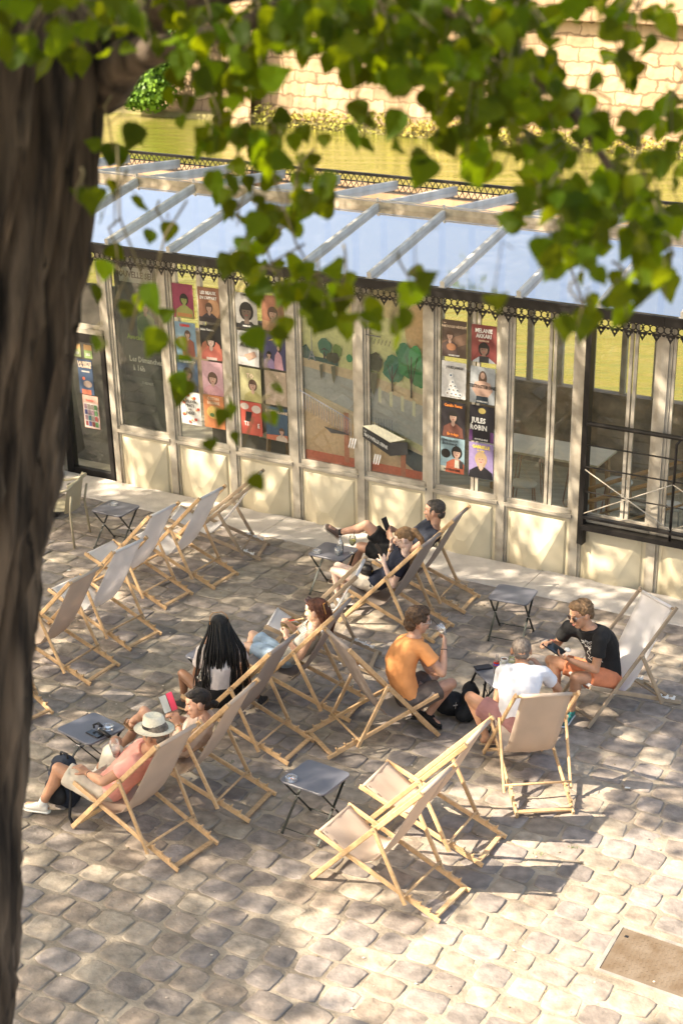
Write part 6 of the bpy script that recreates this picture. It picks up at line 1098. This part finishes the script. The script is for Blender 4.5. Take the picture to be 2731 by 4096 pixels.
# --- man in white from behind
rt, J, hp_, F, q = person('p8', 'man with cropped grey hair in a white tee and dusty pink shorts, seen from behind', (.06, .98, -.18), 'tan', cloth('bright white cotton', (.70, .70, .74), .03), cloth('dusty pink cotton', (.33, .165, .16)), leg_l=.68, shoe='sandal', shoem=mat('beige sandal', (.40, .30, .2), .6),
    hands=dict(L=dict(n=(0, 0, -1), curl=.4, side=1), R=dict(n=(-.6, .2, -.2), curl=.7, side=-1)), bulge=.05, w=1.08)
hair(rt, hp_, F, hairm('silver stubble', (.20, .17, .145), (.12, .095, .08)), [((0, -.020, .024), (.0785, .090, .079)), ((0, .012, .06), (.062, .062, .034)), ((0, -.060, -.03), (.060, .040, .045))], .001, 60)
# --- man in black
TEE = cloth('jet cotton', (.009, .009, .010)); 
rt, J, hp_, F, q = person('p9', 'fair-haired man in sunglasses, black printed tee and coral shorts, looking at a tablet', (-.86, -.42, -.26), 'tan', TEE, cloth('coral cotton', (.60, .21, .10)), leg_l=.66, shoem=mat('dark running mesh', (.02, .05, .07), .7, col2=(.03, .25, .2), vscale=30), solem=mat('ice sole', (.6, .65, .7), .5),
    hands=dict(L=dict(n=(-.1, .3, .9), curl=.5, side=-1), R=dict(n=(0, -.3, -.8), curl=.6, side=-1)), bulge=.06, w=1.08)
hair(rt, hp_, F, hairm('sandy hair', (.22, .135, .07), (.11, .065, .032)), [((0, -.022, .034), (.085, .094, .082)), ((0, .028, .078), (.068, .058, .040)), ((0, -.064, -.028), (.064, .045, .05))], .010, 36)
glasses(rt, hp_, F, mat('dark lens', (.02, .012, .01), .35), mat('silver frame', (.3, .3, .3), .3, metal=1), 1.15); bracelet(rt, J, 'R', .86, mat('red cord', (.3, .02, .02), .7))
# white line drawing on the tee: a flower-like figure, drawn as fine cords lying on the cloth
g = MB(); ft, sp, sd_, dd = q['front'], q['sp'], q['side'], q['d']
def tp_(x, y): c = sp(.42+y); return c+sd_*x+ft*(sqrt(max(0, 1-(x/.19)**2))*.128*1.08+.012)
def ln(pts): g.tube([tp_(x-.02, y) for x, y in pts], .0028, 5)
ln([(.05*cos(t), .33+.09*sin(t)) for t in [2*pi*i/12 for i in range(13)]]); ln([(.02*cos(t), .33+.05*sin(t)) for t in [2*pi*i/10 for i in range(11)]])
for i in range(9): t = 2*pi*i/9; ln([(.052*cos(t), .33+.095*sin(t)), (.085*cos(t+.2), .33+.15*sin(t+.2)), (.055*cos(t+.5), .33+.10*sin(t+.5))])
ln([(0, .24), (-.03, .16), (-.02, .06), (-.05, -.02)]); ln([(.02, .24), (.04, .14), (.03, .05), (.07, .0)]); ln([(-.05, .12), (-.08, .06), (-.05, .04), (-.07, -.04)]); ln([(.06, .16), (.09, .1), (.06, .05), (.09, 0), (.05, -.03)])
g.build('shirt_print', M['ink_white'], rt, True)
e = held_phone('tablet in a pale cover held by the man in black', (2.05, 13.86, .765), (.55, -.42, -.22), (.35, .85, .1), M['black'], scr, d=(.21, .13)); e.name = 'tablet'; e['category'] = 'tablet'
e = empty('napkin', (2.17, 13.80, .775), label='crumpled white napkin in the hand of the man in black', cat='napkin'); g = MB(); g.ell((0, 0, 0), (.03, .028, .02), seg=10); remesh(g.build('paper', M['ink_white'], e), .006, 0, .012, 40)
# ================================================================ TREES
def leafmat(name, c, tr, w=.42):
    m = bpy.data.materials.new(name); m.use_nodes = True; n = m.node_tree; b = n.nodes['Principled BSDF']; out = n.nodes['Material Output']
    b.inputs['Roughness'].default_value = .6; b.inputs['Specular IOR Level'].default_value = .12; t = n.nodes.new('ShaderNodeBsdfTranslucent'); mx = n.nodes.new('ShaderNodeMixShader'); mx.inputs[0].default_value = w
    at_ = n.nodes.new('ShaderNodeAttribute'); at_.attribute_name = 'Col'
    def tint(col):
        k = n.nodes.new('ShaderNodeMix'); k.data_type = 'RGBA'; k.blend_type = 'MULTIPLY'; k.inputs[0].default_value = 1; k.inputs[6].default_value = (*col, 1); n.links.new(at_.outputs['Color'], k.inputs[7]); return k.outputs[2]
    n.links.new(tint(c), b.inputs['Base Color']); n.links.new(tint(tr), t.inputs[0]); n.links.new(b.outputs[0], mx.inputs[1]); n.links.new(t.outputs[0], mx.inputs[2]); n.links.new(mx.outputs[0], out.inputs[0]); return m
LM = leafmat('poplar leaf', (.022, .052, .002), (.34, .50, .003), .42)
bark = mat('furrowed bark', (.13, .098, .07), .95, col2=(.009, .0065, .005), vscale=17, stretch=(1, 1, .10), bump=1, bscale=30, detail=6)
tree = empty('poplar_tree', (-2.55, 5.0, 0), label='big rough-barked poplar tree whose dark trunk fills the left edge of the photo', cat='tree'); T0 = V(tree.location)
edge = [(2352, 45), (2000, 62), (1700, 82), (1400, 108), (1100, 150), (700, 200), (450, 240), (300, 262), (120, 282), (-80, 300)]
path = []; r0 = .46
for py, px in edge:
    p = at(px, py, 5.0); path.append((p.x, p.z))
b0 = path[0]; path = [(b0[0]-.42, 0.0), (b0[0]-.20, 1.2)]+path+[(path[-1][0]+.25, 8.6), (path[-1][0]+.5, 10.5)]
g = MB(); NS = 220; rows = []
for i in range(len(path)-1):
    m_ = max(2, int((path[i+1][1]-path[i][1])/.06))
    for k in range(m_): t = k/m_; rows.append((path[i][0]*(1-t)+path[i+1][0]*t, path[i][1]*(1-t)+path[i+1][1]*t))
vs = []
for x, z in rows:
    r = .50-.012*z if z < 7 else .42-.06*(z-7); r = max(.12, r)+.10*math.exp(-z*1.5); cx = x-r-.05
    for k in range(NS):
        a = 2*pi*k/NS; rid = noise.noise(V((cos(a)*7, sin(a)*7, z*.8)))+.7*noise.noise(V((cos(a)*19, sin(a)*19, z*1.3+5)))
        rr = r+.085*(1-min(1, abs(rid)*2.3))-.05+.03*noise.noise(V((cos(a)*30, sin(a)*30, z*2))); vs.append(V((cx+rr*cos(a), 5+rr*sin(a), z))-T0)
n_ = len(rows)
g.add(vs, [(i*NS+k, i*NS+(k+1) % NS, (i+1)*NS+(k+1) % NS, (i+1)*NS+k) for i in range(n_-1) for k in range(NS)])
g.build('trunk', bark, tree, True)
# limbs
def limb(pts, rs, nm='limb'): g = MB(); g.tube([V(p)-T0 for p in pts], rs, 12); return g.build(nm, bark, tree, True)
limb([at(230, 190, 5), at(300, 130, 4.8), at(400, 105, 4.6), at(560, 60, 4.4), at(700, -20, 4.3)], [.10, .06, .030, .024, .018])
limb([at(260, 40, 5), at(420, -60, 4.7), at(900, -120, 4.5), at(1500, -160, 4.4)], [.14, .10, .07, .04])
limb([at(800, -120, 4.4), at(1150, 80, 4.3), at(1320, 260, 4.2), at(1420, 420, 4.2)], [.03, .022, .016, .008])
random.seed(11)
g = MB(); tw = MB()
def leaf(g, base, dirv, nrm, L, W, c):
    d = V(dirv).normalized(); n = V(nrm); n = (n-d*n.dot(d)).normalized(); s = d.cross(n); b = V(base)
    prof = [(0, 0), (.06, .36), (.20, .50), (.38, .47), (.58, .33), (.78, .15), (.90, .05), (1, 0)]
    cup = R(.05, .3); bend = R(-.35, .25); asym = R(-.03, .03)
    mid = [b+d*L*t+n*(bend*L*t*t) for t, _ in prof]
    lf = [mid[i]+s*W*(w_+asym)+n*(cup*W*w_+.04*W*sin(i*2)) for i, (t, w_) in enumerate(prof)][1:-1]; rg = [mid[i]-s*W*(w_-asym)+n*(cup*W*w_-.04*W*sin(i*2)) for i, (t, w_) in enumerate(prof)][1:-1]
    k = len(mid); m = len(lf); vs = mid+lf+rg
    f = [(0, 1, k)]+[(i, i+1, k+i, k+i-1) for i in range(1, m)]+[(m, m+1, k+m-1)]; f += [(0, k+m, 1)]+[(i, k+m+i-1, k+m+i, i+1) for i in range(1, m)]+[(m, k+2*m-1, m+1)]
    g.add(vs, f, c)
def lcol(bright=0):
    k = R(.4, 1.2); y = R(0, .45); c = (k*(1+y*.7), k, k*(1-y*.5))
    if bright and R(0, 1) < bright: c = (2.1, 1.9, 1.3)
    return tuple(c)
# sprays: centre, radii, number, distance range, share of pale leaves
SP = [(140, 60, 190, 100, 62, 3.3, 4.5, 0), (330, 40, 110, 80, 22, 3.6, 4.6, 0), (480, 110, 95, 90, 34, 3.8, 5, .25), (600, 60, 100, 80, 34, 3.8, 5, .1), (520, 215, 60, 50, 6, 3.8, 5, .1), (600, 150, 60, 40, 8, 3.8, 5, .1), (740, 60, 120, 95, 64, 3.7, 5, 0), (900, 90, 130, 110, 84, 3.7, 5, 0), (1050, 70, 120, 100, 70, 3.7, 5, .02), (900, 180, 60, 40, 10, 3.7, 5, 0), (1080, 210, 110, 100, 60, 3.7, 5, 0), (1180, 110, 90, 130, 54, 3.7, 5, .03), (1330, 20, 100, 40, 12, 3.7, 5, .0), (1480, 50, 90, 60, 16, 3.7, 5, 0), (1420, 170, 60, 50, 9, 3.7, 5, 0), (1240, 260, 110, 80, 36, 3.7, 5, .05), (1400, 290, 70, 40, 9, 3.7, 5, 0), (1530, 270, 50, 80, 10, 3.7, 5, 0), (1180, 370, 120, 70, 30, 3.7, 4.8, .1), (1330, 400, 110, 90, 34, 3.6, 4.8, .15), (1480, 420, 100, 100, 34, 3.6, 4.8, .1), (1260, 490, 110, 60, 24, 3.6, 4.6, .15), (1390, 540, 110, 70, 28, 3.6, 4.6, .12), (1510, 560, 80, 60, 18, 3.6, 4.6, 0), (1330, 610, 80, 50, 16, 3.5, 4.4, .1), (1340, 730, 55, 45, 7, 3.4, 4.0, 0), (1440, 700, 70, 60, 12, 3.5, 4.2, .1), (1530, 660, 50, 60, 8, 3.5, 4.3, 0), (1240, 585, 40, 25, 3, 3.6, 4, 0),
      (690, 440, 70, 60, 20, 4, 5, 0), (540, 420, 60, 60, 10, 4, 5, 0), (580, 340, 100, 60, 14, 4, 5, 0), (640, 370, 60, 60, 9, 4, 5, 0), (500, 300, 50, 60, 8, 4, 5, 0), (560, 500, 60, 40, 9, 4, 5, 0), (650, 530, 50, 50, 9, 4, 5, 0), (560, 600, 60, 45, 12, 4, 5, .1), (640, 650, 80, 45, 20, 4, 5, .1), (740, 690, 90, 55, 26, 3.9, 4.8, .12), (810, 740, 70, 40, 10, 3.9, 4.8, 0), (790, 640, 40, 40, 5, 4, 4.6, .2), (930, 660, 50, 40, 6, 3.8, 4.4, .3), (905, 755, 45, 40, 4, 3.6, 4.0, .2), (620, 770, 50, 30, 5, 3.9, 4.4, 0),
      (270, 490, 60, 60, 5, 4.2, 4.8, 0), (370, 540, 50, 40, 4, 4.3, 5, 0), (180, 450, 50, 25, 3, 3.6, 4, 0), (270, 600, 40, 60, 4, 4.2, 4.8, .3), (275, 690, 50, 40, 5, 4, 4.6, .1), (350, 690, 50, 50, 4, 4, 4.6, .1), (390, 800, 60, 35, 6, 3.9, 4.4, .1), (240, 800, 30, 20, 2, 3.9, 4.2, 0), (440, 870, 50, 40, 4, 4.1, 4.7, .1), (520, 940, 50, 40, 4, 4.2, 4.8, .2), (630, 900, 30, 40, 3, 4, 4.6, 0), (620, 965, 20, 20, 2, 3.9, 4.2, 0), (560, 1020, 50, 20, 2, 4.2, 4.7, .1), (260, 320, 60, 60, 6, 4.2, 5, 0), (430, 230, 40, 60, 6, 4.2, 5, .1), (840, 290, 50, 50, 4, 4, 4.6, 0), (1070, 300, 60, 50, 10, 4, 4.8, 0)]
singles = [(965, 400, 4.0, 80), (905, 290, 4.1, 62), (915, 335, 4.1, 55), (822, 262, 4.1, 56), (640, 268, 4.2, 50), (745, 325, 4.5, 36), (1138, 690, 3.5, 62), (592, 1112, 3.4, 46), (482, 1024, 3.6, 42), (1090, 400, 3.9, 78), (970, 360, 4.0, 44), (700, 310, 4.3, 40), (720, 370, 4.3, 35), (1245, 580, 3.7, 66), (1000, 315, 4.2, 36), (980, 640, 3.7, 50)]
def hang(px, py, Y, w_px, bright=0, tilt=1.3):
    p = at(px, py, Y); W = w_px/3662*Y*1.02; L = W*R(1.0, 1.3); d = V((R(-.6, .6), R(-.5, .5), -1))*1 if R(0, 1) < .6 else V((R(-1, 1), R(-.8, .8), R(-.5, .4)))
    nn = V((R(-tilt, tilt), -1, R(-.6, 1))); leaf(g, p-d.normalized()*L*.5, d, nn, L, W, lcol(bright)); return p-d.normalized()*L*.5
for cx, cy, rx, ry, n, y0, y1, br in SP:
    hub = at(cx+R(-.2, .2)*rx, cy-ry*.6, (y0+y1)/2); top = at(cx+R(-.5, .5)*rx, min(cy-ry*1.6, cy-ry-40), (y0+y1)/2)
    tw.tube([V(top)-T0, (V(top)+hub)/2+V((R(-.03, .03), 0, .01))-T0, hub-T0, at(cx+R(-.3, .3)*rx, cy+ry*.5, (y0+y1)/2)-T0], [.004, .0035, .003, .0015], 5)
    for i in range(int(n*(1.1 if (cy < 130 and 600 < cx < 1200) else 1.0 if cy < 330 and cx > 350 else .7 if (cx < 480 and cy > 430) else .85))):
        a = R(0, 6.28); q_ = sqrt(R(0, 1)); Y = R(y0, y1)
        b_ = hang(cx+rx*q_*cos(a), cy+ry*q_*sin(a), Y, R(33, 70), br)
        if i % 2 == 0: m_ = (b_+hub)/2+V((0, 0, .03)); tw.tube([b_-T0, m_-T0, hub-T0], .0014, 4, cap=False)
for x, y, Y, w_ in singles:
    b_ = hang(x, y, Y, w_, 0, .35); tw.tube([b_-T0, b_+V((R(-.02, .02), 0, .12))-T0, at(x+R(-40, 40), y-120, Y)-T0], .0015, 4)
for q_ in ([(600, 300), (640, 440), (680, 560), (760, 690), (930, 660)], [(270, 330), (275, 500), (330, 640), (300, 760)], [(700, 560), (560, 640), (430, 860), (520, 960)], [(1150, 100), (1180, 300), (1260, 480), (1340, 700)], [(430, 460), (380, 540), (340, 700), (400, 800)]):
    tw.tube([at(x, y, 4.3)-T0 for x, y in q_], .0035, 5)
g.v = [tuple(V(p)-T0) for p in g.v]
lv = g.build('hanging_leaves', LM, tree, False); tw.build('twigs', mat('green twigs', (.12, .10, .05), .8), tree, True)['kind'] = 'stuff'
# unseen trees shading the terrace from the left; leaf clumps left out over sunny patches
def toD(p):       # where a world point falls in the photo, to match the pattern of sun and shade on the terrace
    x, y, z = p[0], p[1], p[2]-CAMH; c, s = cos(PITCH), sin(PITCH); fw = y*c-z*s; up = y*s+z*c; u = CAMF*x/fw; v = -CAMF*up/fw; cr, sr = cos(ROLL), sin(ROLL)
    return (1365.5+u*cr-v*sr)/1.7417, (2048+u*sr+v*cr)/1.7417
SUNNY = [(1420, 2160, 420, 230, 1), (1100, 2290, 420, 130, 1), (900, 2110, 260, 90, .86), (1080, 1925, 260, 110, 1), (1290, 1845, 190, 60, .95), (1390, 1960, 190, 90, 1), (1550, 1990, 120, 90, 1), (900, 1990, 200, 70, .85), (700, 2280, 220, 50, .5), (130, 2200, 60, 36, .8), (260, 2310, 90, 25, .5), (300, 2030, 55, 16, .9), (640, 1975, 75, 22, .95), (560, 2010, 40, 14, .8), (720, 1930, 40, 20, .7), (140, 1650, 80, 75, .85), (115, 1500, 60, 50, .8), (170, 1750, 50, 60, .75), (250, 1110, 80, 22, 1), (240, 1390, 60, 18, .7), (340, 1480, 50, 14, .75), (420, 1420, 60, 14, .7), (300, 1240, 60, 16, .5), (160, 1290, 60, 30, .55), (560, 1085, 150, 34, .85), (420, 1060, 110, 40, .6), (700, 1150, 90, 20, .5), (860, 1400, 60, 34, .6), (1010, 1340, 60, 24, .5), (1130, 1500, 70, 40, .4), (1470, 1690, 70, 24, .9), (1400, 1620, 130, 40, .5), (1480, 1500, 100, 70, .75), (1300, 1480, 80, 40, .5), (1250, 1340, 300, 40, .55), (900, 1250, 200, 30, .35), (1230, 1480, 70, 26, .6), (900, 1560, 36, 70, .8), (960, 1700, 60, 12, .7), (1120, 1770, 80, 14, .8), (600, 1780, 40, 26, .4), (395, 1460, 70, 12, .7), (390, 1850, 50, 12, .6), (1420, 1290, 200, 80, .55), (380, 1700, 26, 60, .8), (450, 1890, 40, 18, .8)]
def sunfrac(G):
    x, y = toD(G); s = .04
    if y < 985: return .02
    if G[1] < 8.6: return .5 if G[0] > 4.9 else .08
    for cx, cy, rx, ry, v in SUNNY:
        d = ((x-cx)/rx)**2+((y-cy)/ry)**2
        if d < 1.0: s = max(s, v)
        elif d < 1.35: s = max(s, v*(1.35-d)/.35*.6)
    if y > 2440: s = .12
    return s
random.seed(23)
shade = [dict(c=V((-9.5, 4.5, 0)), r=.30, g=MB(), lab='plane tree standing out of view to the left, nearest the camera'), dict(c=V((-11.5, 10.5, 0)), r=.34, g=MB(), lab='plane tree standing out of view to the left, middle of the row'), dict(c=V((-10.0, 17.5, 0)), r=.30, g=MB(), lab='plane tree standing out of view to the left, nearest the pavilion')]
cnt = 0
def quad(g, p, s_, c):
    a = V((random.gauss(0, 1), random.gauss(0, 1), random.gauss(0, .8))).normalized(); b_ = a.orthogonal().normalized(); q_ = a.cross(b_); g.add([p+b_*s_, p+q_*s_*.75, p-b_*s_, p-q_*s_*.75], [(0, 1, 2, 3)], c)
for i in range(6600):
    gx, gy = R(-6.5, 9.5), R(2.0, 27); h = R(7.6, 11.5); G = (gx, gy, 0)
    nz_ = noise.noise(V((gx*.9, gy*1.6, 3)))
    if R(0, 1) < sunfrac(G)*1.0: continue
    if nz_ > .42 and R(0, 1) < .7 and gy > 9 and toD(G)[1] > 985: continue
    C = V((gx, gy, 0))-TR*(h/-TR.z)
    T = min(shade, key=lambda t: (t['c'].xy-C.xy).length)
    for k in range(20):
        p = C+V((random.gauss(0, .19), random.gauss(0, .17), random.gauss(0, .2)))
        k_ = R(.7, 1.1); quad(T['g'], p-T['c'], R(.065, .10), (k_, k_, k_))
    if i % 9 == 0: T.setdefault('tips', []).append(C)
shb = mat('plane bark', (.22, .19, .14), .9, col2=(.35, .32, .24), vscale=3)
for T in shade:
    e = empty('plane_tree', T['c'], label=T['lab'], cat='tree', group='trees along the quay wall'); T['g'].build('crown', LM, e)
    g2 = MB(); fork = V((0, 0, 5.2)); g2.tube([(0, 0, 0), (.05, 0, 2.5), (0, .05, 5.2), (.1, 0, 7.2)], [T['r']*1.3, T['r'], T['r']*.85, T['r']*.5], 14); g2.build('trunk', shb, e, True)
    for tip in random.sample(T.get('tips', []), min(16, len(T.get('tips', [])))):
        tp2 = tip-T['c']; g2 = MB(); m1 = fork+V((0, 0, R(-.6, 1.8))); mid = m1+(tp2-m1)*.5+V((0, 0, .5)); g2.tube([m1, m1+(mid-m1)*.5+V((0, 0, .2)), mid, tp2], [.12, .085, .05, .015], 6); g2.build('limb', shb, e, True)
